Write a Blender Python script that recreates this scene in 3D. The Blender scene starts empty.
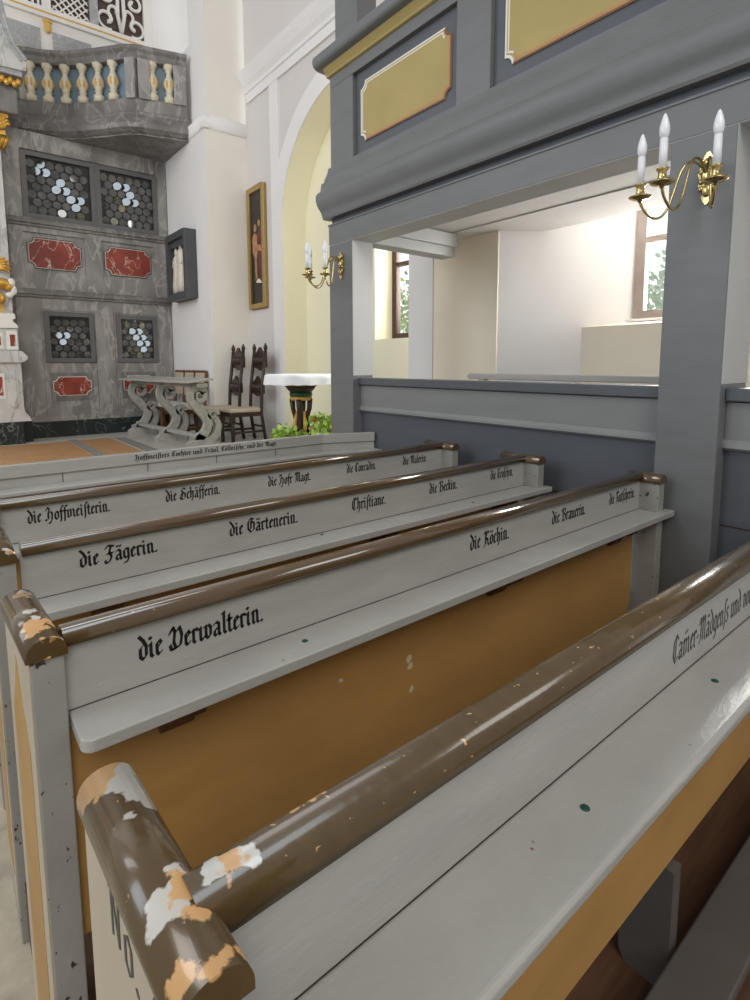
import bpy, bmesh, math, random
from mathutils import Vector, Matrix
random.seed(7)
S = bpy.context.scene
COL = S.collection
PI = math.pi

# ------------------------------------------------------------------ camera
cd = bpy.data.cameras.new('camera'); cam = bpy.data.objects.new('camera', cd); COL.objects.link(cam)
YAW, PITCH, ROLL = 0.6766, 0.111, 0.0037
fw = Vector((math.sin(YAW)*math.cos(PITCH), math.cos(YAW)*math.cos(PITCH), -math.sin(PITCH)))
rt = Vector((math.cos(YAW), -math.sin(YAW), 0)); dn = fw.cross(rt)
r2 = math.cos(ROLL)*rt + math.sin(ROLL)*dn; d2 = -math.sin(ROLL)*rt + math.cos(ROLL)*dn
R = Matrix((r2, -d2, -fw)).transposed().to_4x4()
cam.matrix_world = Matrix.Translation((0, 0, 1.58)) @ R
cd.sensor_fit = 'HORIZONTAL'; cd.sensor_width = 36; cd.lens = 543/750*36
cd.shift_x = 0.004; cd.shift_y = -0.1007; cd.clip_start = 0.02
S.camera = cam
# ------------------------------------------------------------------ world, light, exposure
W = bpy.data.worlds.new('world'); S.world = W; W.use_nodes = True
nt = W.node_tree; wb = nt.nodes['Background']
# overcast daylight, much brighter on the window side (+X) of the church
tc = nt.nodes.new('ShaderNodeTexCoord'); sx = nt.nodes.new('ShaderNodeSeparateXYZ'); mr = nt.nodes.new('ShaderNodeMapRange')
nt.links.new(tc.outputs['Generated'], sx.inputs[0]); nt.links.new(sx.outputs[0], mr.inputs[0])
mr.inputs[1].default_value = 0.42; mr.inputs[2].default_value = 0.62; mr.inputs[3].default_value = 0.47; mr.inputs[4].default_value = 1.5
wb.inputs[0].default_value = (0.97, 0.98, 1.0, 1); nt.links.new(mr.outputs[0], wb.inputs[1])
S.view_settings.view_transform = 'Standard'; S.view_settings.look = 'None'
S.view_settings.gamma = 1; S.view_settings.exposure = 0.0; S.view_settings.use_curve_mapping = False
def area(name, loc, target, sx, sy, power, col):
    l = bpy.data.lights.new(name, 'AREA'); l.shape = 'RECTANGLE'; l.size = sx; l.size_y = sy; l.energy = power; l.color = col
    o = bpy.data.objects.new(name, l); COL.objects.link(o); o.location = loc
    o.rotation_euler = (Vector(target)-Vector(loc)).to_track_quat('-Z', 'Y').to_euler(); return o
area('nave_window_light', (-6.0, 3.0, 4.4), (1.5, 3.0, 1.0), 3.0, 4.0, 170, (0.78, 0.90, 1.0))
area('high_back_fill', (-2.0, -5.2, 8.4), (1.8, 3.5, 1.5), 5.0, 5.0, 440, (1.0, 0.97, 0.92))  # added fill high behind the camera, lifts shelf tops and the pier face
area('chancel_window_light', (-4.5, 7.2, 5.5), (3.0, 8.5, 3.0), 2.5, 4.0, 130, (0.97, 0.97, 1.0))
area('loge_window_light', (5.30, 1.75, 2.75), (3.2, 2.3, 1.6), 1.2, 1.6, 200, (1.0, 0.95, 0.93))
area('chapel_window_light', (5.05, 4.6, 3.0), (3.6, 5.6, 2.2), 1.2, 1.6, 105, (1.0, 0.98, 0.94))

# ------------------------------------------------------------------ materials
def lin(c): 
    c /= 255.0
    return c/12.92 if c <= 0.04045 else ((c+0.055)/1.055)**2.4
def rgb(r, g, b): return (lin(r), lin(g), lin(b), 1)
def mat(name, col, rough=0.5, noise=0.08, scale=6, stretch=(1,1,1), metal=0, bump=0.0, bscale=60, coat=0, spec=None):
    m = bpy.data.materials.new(name); m.use_nodes = True; nt = m.node_tree; b = nt.nodes['Principled BSDF']
    b.inputs['Roughness'].default_value = rough; b.inputs['Metallic'].default_value = metal
    if coat: b.inputs['Coat Weight'].default_value = coat; b.inputs['Coat Roughness'].default_value = 0.08
    if spec is not None: b.inputs['Specular IOR Level'].default_value = spec
    geo = nt.nodes.new('ShaderNodeNewGeometry'); mp = nt.nodes.new('ShaderNodeMapping'); mp.inputs['Scale'].default_value = stretch
    nt.links.new(geo.outputs['Position'], mp.inputs[0])
    n = nt.nodes.new('ShaderNodeTexNoise'); n.inputs['Scale'].default_value = scale; n.inputs['Detail'].default_value = 6
    nt.links.new(mp.outputs[0], n.inputs['Vector'])
    r = nt.nodes.new('ShaderNodeValToRGB'); e = r.color_ramp.elements
    e[0].position = 0.3; e[1].position = 0.7
    e[0].color = tuple(col[i]*(1-noise) for i in range(3))+(1,); e[1].color = tuple(min(1, col[i]*(1+noise)) for i in range(3))+(1,)
    nt.links.new(n.outputs[0], r.inputs[0]); nt.links.new(r.outputs[0], b.inputs['Base Color'])
    if bump:
        n2 = nt.nodes.new('ShaderNodeTexNoise'); n2.inputs['Scale'].default_value = bscale; n2.inputs['Detail'].default_value = 4
        nt.links.new(mp.outputs[0], n2.inputs['Vector'])
        bp = nt.nodes.new('ShaderNodeBump'); bp.inputs['Strength'].default_value = bump; bp.inputs['Distance'].default_value = 0.01
        nt.links.new(n2.outputs[0], bp.inputs['Height']); nt.links.new(bp.outputs[0], b.inputs['Normal'])
    return m
def add_layer(m, fac_socket, col):
    """mix a colour over the current base colour of m"""
    nt = m.node_tree; b = nt.nodes['Principled BSDF']; src = b.inputs['Base Color'].links[0].from_socket
    mx = nt.nodes.new('ShaderNodeMix'); mx.data_type = 'RGBA'
    nt.links.new(fac_socket, mx.inputs[0]); nt.links.new(src, mx.inputs[6])
    if isinstance(col, tuple): mx.inputs[7].default_value = col
    else: nt.links.new(col, mx.inputs[7])
    nt.links.new(mx.outputs[2], b.inputs['Base Color'])
def noise_mask(m, scale, lo, hi, stretch=(1,1,1), detail=8, dist=0.0):
    nt = m.node_tree; geo = nt.nodes.new('ShaderNodeNewGeometry'); mp = nt.nodes.new('ShaderNodeMapping'); mp.inputs['Scale'].default_value = stretch
    nt.links.new(geo.outputs['Position'], mp.inputs[0]); n = nt.nodes.new('ShaderNodeTexNoise'); n.inputs['Scale'].default_value = scale
    n.inputs['Detail'].default_value = detail; n.inputs['Distortion'].default_value = dist; nt.links.new(mp.outputs[0], n.inputs['Vector'])
    mr = nt.nodes.new('ShaderNodeMapRange'); mr.inputs[1].default_value = lo; mr.inputs[2].default_value = hi
    nt.links.new(n.outputs[0], mr.inputs[0]); return mr.outputs[0]
def math_node(nt, op, a, b):
    n = nt.nodes.new('ShaderNodeMath'); n.operation = op
    for i, v in enumerate((a, b)):
        if isinstance(v, (int, float)): n.inputs[i].default_value = v
        else: nt.links.new(v, n.inputs[i])
    return n.outputs[0]
def blob_mask(m, blobs, scale=45, amp=0.03, soft=0.003):
    """ragged chipped patches around world positions"""
    nt = m.node_tree; geo = nt.nodes.new('ShaderNodeNewGeometry'); best = None
    n = nt.nodes.new('ShaderNodeTexNoise'); n.inputs['Scale'].default_value = scale; n.inputs['Detail'].default_value = 5
    nt.links.new(geo.outputs['Position'], n.inputs['Vector'])
    wob = math_node(nt, 'MULTIPLY', math_node(nt, 'SUBTRACT', n.outputs[0], 0.5), amp*2)
    for (p, rad) in blobs:
        d = nt.nodes.new('ShaderNodeVectorMath'); d.operation = 'DISTANCE'; nt.links.new(geo.outputs['Position'], d.inputs[0]); d.inputs[1].default_value = p
        v = math_node(nt, 'SUBTRACT', rad, d.outputs['Value'])
        best = v if best is None else math_node(nt, 'MAXIMUM', best, v)
    s = math_node(nt, 'ADD', best, wob)
    mr = nt.nodes.new('ShaderNodeMapRange'); mr.inputs[1].default_value = 0; mr.inputs[2].default_value = soft
    nt.links.new(s, mr.inputs[0]); return mr.outputs[0]
WOOD = rgb(204, 160, 108); PRIMER = rgb(196, 192, 184)
def veins(m, scale, width, col, dist=2.0, stretch=(1,1,1)):
    nt = m.node_tree; geo = nt.nodes.new('ShaderNodeNewGeometry'); mp = nt.nodes.new('ShaderNodeMapping'); mp.inputs['Scale'].default_value = stretch
    mp.inputs['Rotation'].default_value = (0.3, 0.7, 0.4)
    nt.links.new(geo.outputs['Position'], mp.inputs[0]); n = nt.nodes.new('ShaderNodeTexNoise'); n.inputs['Scale'].default_value = scale
    n.inputs['Detail'].default_value = 5; n.inputs['Distortion'].default_value = dist; nt.links.new(mp.outputs[0], n.inputs['Vector'])
    a = math_node(nt, 'ABSOLUTE', math_node(nt, 'SUBTRACT', n.outputs[0], 0.5), 0)
    mr = nt.nodes.new('ShaderNodeMapRange'); mr.inputs[1].default_value = width; mr.inputs[2].default_value = 0
    nt.links.new(a, mr.inputs[0]); add_layer(m, mr.outputs[0], col)

M = {}
M['pew'] = mat('pew_grey_paint', rgb(166, 165, 159), 0.24, 0.06, 5, (1, 2, 4), bump=0.12, bscale=30)
add_layer(M['pew'], noise_mask(M['pew'], 70, 0.70, 0.73, (0.5, 1, 1.4)), rgb(178, 178, 174))
M['pew_end'] = mat('pew_end_paint', rgb(150, 148, 142), 0.4, 0.08, 7, bump=0.15, bscale=40)
add_layer(M['pew_end'], noise_mask(M['pew_end'], 60, 0.665, 0.69, (1, 1, 0.6)), rgb(62, 48, 38))
M['pew_side'] = mat('pew_side_paint', rgb(184, 170, 150), 0.5, 0.1, 6, (1, 1, 0.4))
add_layer(M['pew_side'], noise_mask(M['pew_side'], 24, 0.66, 0.7, (1, 1, 0.3)), rgb(150, 115, 80))
M['rail'] = mat('rail_brown_gloss', rgb(84, 65, 40), 0.16, 0.12, 10, (0.4, 3, 3), bump=0.04, bscale=25, coat=0.8)
add_layer(M['rail'], noise_mask(M['rail'], 90, 0.735, 0.75, (0.5, 1, 1)), rgb(190, 160, 120))
M['ochre'] = mat('ochre_paint', rgb(172, 132, 76), 0.45, 0.1, 3, (1, 1, 3), bump=0.08, bscale=20)
M['ochre_chip'] = rgb(205, 190, 160)
M['ink'] = mat('black_lettering', rgb(24, 22, 22), 0.45, 0.1)
M['ink_grey'] = mat('worn_lettering', rgb(70, 68, 67), 0.5, 0.25, 40)
M['bracket'] = mat('bracket_brown', rgb(88, 54, 28), 0.5, 0.15, 20)
M['stud'] = mat('green_stud', rgb(22, 66, 58), 0.4, 0.1)
M['blue'] = mat('gallery_grey_paint', rgb(109, 110, 110), 0.42, 0.06, 4, (2, 1, 4), bump=0.05, bscale=25)
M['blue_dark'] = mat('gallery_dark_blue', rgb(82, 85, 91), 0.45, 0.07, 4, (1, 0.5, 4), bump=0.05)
M['blue_light'] = mat('parapet_light_grey', rgb(126, 127, 126), 0.42, 0.05, 4, (1, 0.5, 4))
M['cap_grey'] = mat('parapet_cap_grey', rgb(84, 87, 91), 0.42, 0.05, 4)
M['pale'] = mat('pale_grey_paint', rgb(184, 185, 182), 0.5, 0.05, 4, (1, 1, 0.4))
M['pan_ochre'] = mat('panel_ochre', rgb(172, 152, 92), 0.5, 0.06, 3)
M['white_line'] = mat('panel_white_line', rgb(226, 224, 214), 0.5, 0.03)
M['red_line'] = mat('panel_red_line', rgb(122, 72, 52), 0.5, 0.05)
M['wall'] = mat('white_plaster', rgb(236, 233, 230), 0.8, 0.02, 1.5, bump=0.06, bscale=8)
M['wall_cream'] = mat('cream_plaster', rgb(238, 233, 224), 0.8, 0.03, 1.5, bump=0.05, bscale=8)
M['wall_yellow'] = mat('yellow_plaster', rgb(244, 238, 210), 0.8, 0.02, 1.5, bump=0.04, bscale=8)
M['wall_warm'] = mat('warm_plaster', rgb(248, 238, 216), 0.8, 0.03, 1.5, bump=0.06, bscale=8)
M['stone'] = mat('aisle_stone', rgb(176, 166, 146), 0.7, 0.16, 14, bump=0.2, bscale=50)
M['step'] = mat('chancel_stone', rgb(176, 172, 162), 0.45, 0.08, 6)
M['wood_floor'] = mat('brown_floorboards', rgb(92, 64, 46), 0.5, 0.25, 8, (0.6, 8, 1))
M['parquet'] = mat('parquet', rgb(178, 136, 92), 0.5, 0.16, 18)
M['carpet'] = mat('striped_runner', rgb(96, 94, 90), 0.8, 0.2, 60)
M['kneel'] = mat('kneeler_grey', rgb(88, 83, 79), 0.5, 0.08, 8)
M['marble'] = mat('grey_marbling', rgb(138, 134, 130), 0.4, 0.32, 2.6, (1.5, 1.5, .8)); veins(M['marble'], 2.2, 0.03, rgb(170, 166, 161), 0.5, (1.6, 1.6, .6))
M['marble_dark'] = mat('dark_grey_marbling', rgb(116, 112, 108), 0.4, 0.3, 3, (1.5, 1.5, .8)); veins(M['marble_dark'], 2.6, 0.03, rgb(146, 142, 137), 0.5, (1.6, 1.6, .6))
M['marble_light'] = mat('pale_marbling', rgb(200, 197, 192), 0.4, 0.16, 3); veins(M['marble_light'], 2.6, 0.03, rgb(166, 164, 162), 0.6, (1.6, 1.6, .6))
M['marble_white'] = mat('white_marbling', rgb(228, 224, 216), 0.45, 0.05, 3)
M['marble_mid'] = mat('mid_marbling', rgb(160, 160, 160), 0.45, 0.15, 3); veins(M['marble_mid'], 5, 0.015, rgb(205, 205, 205))
M['red'] = mat('red_marbling', rgb(140, 58, 44), 0.35, 0.3, 5); veins(M['red'], 2.6, 0.012, rgb(226, 196, 184), 0.9, (1.5, 1.5, 1))
M['green_plinth'] = mat('dark_green_marbling', rgb(34, 42, 42), 0.3, 0.3, 4); veins(M['green_plinth'], 2.2, 0.012, rgb(120, 126, 122))
M['frame_grey'] = mat('window_frame_grey', rgb(98, 98, 97), 0.4, 0.06)
M['bullseye'] = mat('bullseye_glass', rgb(66, 66, 63), 0.07, 0.5, 9, spec=1.0, coat=0.6)
M['pane_dark'] = mat('dark_pane', rgb(34, 34, 33), 0.2, 0.3, 8)
M['bal_cream'] = mat('baluster_cream', rgb(216, 206, 180), 0.45, 0.05)
M['gold'] = mat('gilding', rgb(206, 160, 72), 0.35, 0.2, 30, metal=0.6)
M['gold_paint'] = mat('gold_paint', rgb(212, 168, 84), 0.45, 0.1, 20)
M['bal_blue'] = mat('balcony_blue_board', rgb(116, 134, 146), 0.5, 0.1, 6)
M['brass'] = mat('polished_brass', rgb(196, 176, 122), 0.2, 0.12, 40, metal=1.0)
M['candle'] = mat('candle_white', rgb(232, 232, 236), 0.35, 0.02)
M['bulb'] = mat('opal_bulb', rgb(236, 238, 242), 0.12, 0.02)
M['dark_wood'] = mat('dark_brown_wood', rgb(56, 40, 30), 0.4, 0.25, 12, (1, 1, 0.3))
M['mid_wood'] = mat('brown_chair_wood', rgb(104, 72, 48), 0.4, 0.2, 12, (1, 1, 0.3))
M['uphol'] = mat('cream_upholstery', rgb(192, 178, 158), 0.8, 0.12, 26)
M['uphol_white'] = mat('pale_upholstery', rgb(222, 218, 210), 0.8, 0.05, 26)
M['desk'] = mat('weathered_grey_carving', rgb(164, 162, 154), 0.5, 0.16, 14)
M['cloth'] = mat('white_cloth', rgb(240, 240, 242), 0.85, 0.02)
M['leaf'] = mat('leaf_green', rgb(156, 188, 72), 0.5, 0.35, 20)
M['leaf2'] = mat('tree_leaf_green', rgb(190, 212, 158), 0.6, 0.3, 3)
M['leaf3'] = mat('pale_leaf_green', rgb(224, 236, 218), 0.6, 0.1, 3)
M['bark'] = mat('bark', rgb(96, 84, 70), 0.8, 0.2)
M['flower'] = mat('red_flower', rgb(206, 40, 40), 0.5, 0.1)
M['pot'] = mat('terracotta', rgb(150, 92, 62), 0.7, 0.1)
M['green_band'] = mat('green_band', rgb(42, 86, 60), 0.4, 0.1)
M['oak_frame'] = mat('oak_window_frame', rgb(160, 146, 136), 0.5, 0.08, 10)
M['red_wood'] = mat('red_brown_frame', rgb(78, 52, 42), 0.45, 0.1, 10)
M['relief_frame'] = mat('relief_frame_grey', rgb(76, 79, 80), 0.45, 0.06)
M['alabaster'] = mat('alabaster', rgb(226, 216, 200), 0.5, 0.12, 30)
M['gilt_frame'] = mat('old_gilt_frame', rgb(168, 140, 84), 0.4, 0.15, 30, metal=0.3)
M['canvas'] = mat('dark_canvas', rgb(42, 34, 28), 0.4, 0.35, 5)
M['skin_paint'] = mat('painted_flesh', rgb(176, 128, 90), 0.45, 0.4, 14)
M['red_paint'] = mat('painted_red_robe', rgb(104, 38, 32), 0.45, 0.45, 10)
M['wall_field'] = mat('grey_white_plaster', rgb(218, 212, 207), 0.8, 0.02, 1.5, bump=0.05, bscale=8)
M['orange_line'] = mat('panel_orange_line', rgb(190, 132, 84), 0.5, 0.04)
M['loge_plank'] = mat('loge_bench_grey', rgb(160, 156, 150), 0.5, 0.05)
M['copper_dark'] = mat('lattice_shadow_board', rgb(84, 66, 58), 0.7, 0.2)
g = bpy.data.materials.new('window_glass'); g.use_nodes = True; nt = g.node_tree; nt.nodes.remove(nt.nodes['Principled BSDF'])
tr = nt.nodes.new('ShaderNodeBsdfTransparent'); gl = nt.nodes.new('ShaderNodeBsdfGlossy'); gl.inputs['Roughness'].default_value = 0.03
tr.inputs[0].default_value = (0.96, 0.98, 0.98, 1)
fz = nt.nodes.new('ShaderNodeFresnel'); fz.inputs[0].default_value = 1.25; ms = nt.nodes.new('ShaderNodeMixShader')
nt.links.new(fz.outputs[0], ms.inputs[0]); nt.links.new(tr.outputs[0], ms.inputs[1]); nt.links.new(gl.outputs[0], ms.inputs[2])
nt.links.new(ms.outputs[0], nt.nodes['Material Output'].inputs[0]); M['glass'] = g

# chipped caps: brown gloss with white primer and bare wood showing
def cap_material(name, white, wood):
    m = mat(name, rgb(84, 66, 38), 0.24, 0.12, 12, (3, 0.4, 3), bump=0.05, bscale=30, coat=0.45)
    if white: add_layer(m, blob_mask(m, white, 45, 0.022), PRIMER)
    if wood: add_layer(m, blob_mask(m, wood, 55, 0.02), WOOD)
    add_layer(m, noise_mask(m, 75, 0.69, 0.71), WOOD)
    return m
def sk(bl): return [((a+.02-.013*(b-.385)/.31, b, c), r) for (a, b, c), r in bl]
M['cap4'] = cap_material('cap_foreground_chipped',
    sk([((.138, .672, 1.083), .030), ((.148, .64, 1.08), .026), ((.152, .615, 1.078), .014), ((.124, .60, 1.085), .007), ((.112, .468, 1.08), .022), ((.128, .478, 1.086), .012), ((.137, .505, 1.085), .008)]),
    sk([((.104, .685, 1.078), .030), ((.125, .70, 1.08), .016), ((.146, .475, 1.082), .026), ((.140, .45, 1.084), .014), ((.104, .404, 1.07), .015), ((.122, .396, 1.086), .009), ((.142, .396, 1.084), .010), ((.156, .398, 1.073), .009)]))
M['cap3'] = cap_material('cap_third_chipped',
    [((.118, 1.37, 1.083), .018), ((.118, 1.255, 1.084), .014), ((.12, 1.215, 1.084), .009)],
    [((.112, 1.36, 1.08), .014), ((.123, 1.345, 1.083), .008), ((.116, 1.185, 1.083), .022), ((.112, 1.155, 1.083), .016), ((.138, 1.20, 1.08), .014), ((.142, 1.18, 1.078), .011), ((.135, 1.16, 1.08), .010), ((.118, 1.112, 1.086), .006), ((.138, 1.11, 1.081), .006)])
M['cap'] = cap_material('cap_brown', [((.12, 1.73, 1.083), .014)], [((.135, 1.722, 1.08), .012)])
add_layer(M['pew'], blob_mask(M['pew'], [((.623, .41, .896), .004), ((.612, .404, .896), .003), ((1.013, .35, .896), .003), ((.568, 1.03, .917), .003)], 90, .006), rgb(128, 72, 48))
M['rail4'] = cap_material('rail_foreground', [((.182, .474, 1.082), .020), ((.208, .47, 1.084), .015)], [((.196, .472, 1.084), .014), ((.186, .466, 1.083), .010), ((.243, .488, 1.082), .005), ((.285, .492, 1.08), .008), ((.30, .494, 1.08), .008), ((.315, .495, 1.08), .009)])
add_layer(M['ochre'], blob_mask(M['ochre'], [((1.05, 1.135, .70), .012), ((1.055, 1.135, .675), .012), ((1.06, 1.135, .60), .010), ((.80, 1.135, .73), .007)], 60, 0.012), M['ochre_chip'])

# ------------------------------------------------------------------ mesh helpers
ORG = {}
def world_origin(o):
    v = Vector((0, 0, 0))
    while o is not None: v += o.location; o = o.parent
    return v
class MB:
    def __init__(s): s.v = []; s.f = []; s.sm = []
    def add(s, vs, fs, smooth=False):
        n = len(s.v); s.v += [tuple(v) for v in vs]
        for f in fs: s.f.append([i+n for i in f]); s.sm.append(smooth)
        return s
    def box(s, x0, x1, y0, y1, z0, z1):
        return s.add([(x, y, z) for x in (x0, x1) for y in (y0, y1) for z in (z0, z1)],
                     [(0,1,3,2),(4,6,7,5),(0,4,5,1),(2,3,7,6),(0,2,6,4),(1,5,7,3)])
    def hull(s, pts): 
        bm = bmesh.new(); vs = [bm.verts.new(p) for p in pts]; r = bmesh.ops.convex_hull(bm, input=vs)
        bm.verts.index_update(); bm.verts.ensure_lookup_table()
        s.add([v.co[:] for v in bm.verts], [[v.index for v in f.verts] for f in bm.faces]); bm.free(); return s
    def prism(s, poly, axis, a, b, smooth=False):
        """poly in the two other axes (ordered x,y,z minus axis), swept a..b along axis"""
        def P(p, t): 
            return {'x': (t, p[0], p[1]), 'y': (p[0], t, p[1]), 'z': (p[0], p[1], t)}[axis]
        n = len(poly); vs = [P(p, a) for p in poly]+[P(p, b) for p in poly]
        s.add(vs, [(i, (i+1) % n, n+(i+1) % n, n+i) for i in range(n)], smooth)
        return s.add(vs, [list(range(n))[::-1], list(range(n, 2*n))])
    def lathe(s, prof, c, axis='z', seg=20, sq=False, smooth=True):
        vs = []; n = len(prof)
        for k in range(seg):
            a = 2*PI*k/seg + (PI/4 if seg == 4 else 0)
            for r, t in prof:
                u, w = r*math.cos(a), r*math.sin(a)
                vs.append({'z': (c[0]+u, c[1]+w, c[2]+t), 'x': (c[0]+t, c[1]+u, c[2]+w), 'y': (c[0]+u, c[1]+t, c[2]+w)}[axis])
        fs = [(k*n+j, ((k+1) % seg)*n+j, ((k+1) % seg)*n+j+1, k*n+j+1) for k in range(seg) for j in range(n-1)]
        s.add(vs, fs, smooth)
        s.add([vs[k*n] for k in range(seg)], [list(range(seg))[::-1]]); s.add([vs[k*n+n-1] for k in range(seg)], [list(range(seg))])
        return s
    def tube(s, pts, r, seg=8):
        pts = [Vector(p) for p in pts]; rs = r if isinstance(r, (list, tuple)) else [r]*len(pts); vs = []; up = Vector((0.12, 0.31, 0.94))
        for i, p in enumerate(pts):
            d = (pts[min(i+1, len(pts)-1)]-pts[max(i-1, 0)]).normalized()
            a = d.cross(up); a = a.normalized() if a.length > 1e-4 else Vector((1, 0, 0)); b = d.cross(a)
            for k in range(seg):
                t = 2*PI*k/seg; vs.append(p+rs[i]*(math.cos(t)*a+math.sin(t)*b))
        n = len(pts)
        s.add(vs, [(i*seg+k, i*seg+(k+1) % seg, (i+1)*seg+(k+1) % seg, (i+1)*seg+k) for i in range(n-1) for k in range(seg)], True)
        s.add(vs[:seg], [list(range(seg))[::-1]]); s.add(vs[-seg:], [list(range(seg))]); return s
    def sphere(s, c, r, seg=14, rings=8):
        rx, ry, rz = r if isinstance(r, tuple) else (r, r, r)
        prof = [(max(1e-4, math.sin(PI*i/rings)), -math.cos(PI*i/rings)) for i in range(rings+1)]
        t = MB().lathe(prof, (0, 0, 0), 'z', seg)
        n = len(s.v); s.v += [(c[0]+v[0]*rx, c[1]+v[1]*ry, c[2]+v[2]*rz) for v in t.v]
        for f, q in zip(t.f, t.sm): s.f.append([i+n for i in f]); s.sm.append(q)
        return s
    def build(s, name, m, parent=None, bevel=0, bseg=2):
        off = world_origin(parent)
        me = bpy.data.meshes.new(name); me.from_pydata([tuple(Vector(v)-off) for v in s.v], [], s.f)
        for p, q in zip(me.polygons, s.sm): p.use_smooth = q
        bm = bmesh.new(); bm.from_mesh(me)
        bmesh.ops.remove_doubles(bm, verts=bm.verts, dist=1e-5)
        bmesh.ops.recalc_face_normals(bm, faces=bm.faces); bm.to_mesh(me); bm.free()
        me.materials.append(m if not isinstance(m, str) else M[m])
        o = bpy.data.objects.new(name, me); COL.objects.link(o); o.parent = parent
        if bevel:
            b = o.modifiers.new('bevel', 'BEVEL'); b.width = bevel; b.segments = bseg; b.limit_method = 'ANGLE'; b.angle_limit = 0.7
        return o
def box(name, m, parent, *a, bevel=0): return MB().box(*a).build(name, m, parent, bevel)
def tag(o, label=None, cat=None, group=None, kind=None):
    for k, v in (('label', label), ('category', cat), ('group', group), ('kind', kind)):
        if v: o[k] = v
    return o
def thing(name, loc, label, cat, group=None):
    o = bpy.data.objects.new(name, None); COL.objects.link(o); o.location = loc; o.empty_display_size = 0.1
    return tag(o, label, cat, group)
def struct(o): o['kind'] = 'structure'; return o
def copy_tree(o, parent=None):
    c = o.copy(); COL.objects.link(c); c.parent = parent
    for ch in list(o.children): copy_tree(ch, c)
    return c
def half_round(w, h, c, z, n=14, lip=0.3, ex=.9):
    """ordered profile (u,z): flat base, short sides, round top"""
    pts = [(c-w/2, z), (c+w/2, z)]
    for i in range(n+1):
        t = PI*i/n; co, si = math.cos(t), max(0, math.sin(t)); pts.append((c+w/2*math.copysign(abs(co)**ex, co), z+h*lip+h*(1-lip)*si**(ex+.1)))
    return pts
def cat(ctl, n=6):
    out = []
    for i in range(len(ctl)-1):
        P = [ctl[max(i-1, 0)], ctl[i], ctl[i+1], ctl[min(i+2, len(ctl)-1)]]
        for k in range(n):
            t = k/n; out.append(tuple(0.5*((2*P[1][j])+(-P[0][j]+P[2][j])*t+(2*P[0][j]-5*P[1][j]+4*P[2][j]-P[3][j])*t*t+(-P[0][j]+3*P[1][j]-3*P[2][j]+P[3][j])*t**3) for j in range(len(ctl[0]))))
    out.append(tuple(ctl[-1])); return out
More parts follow.
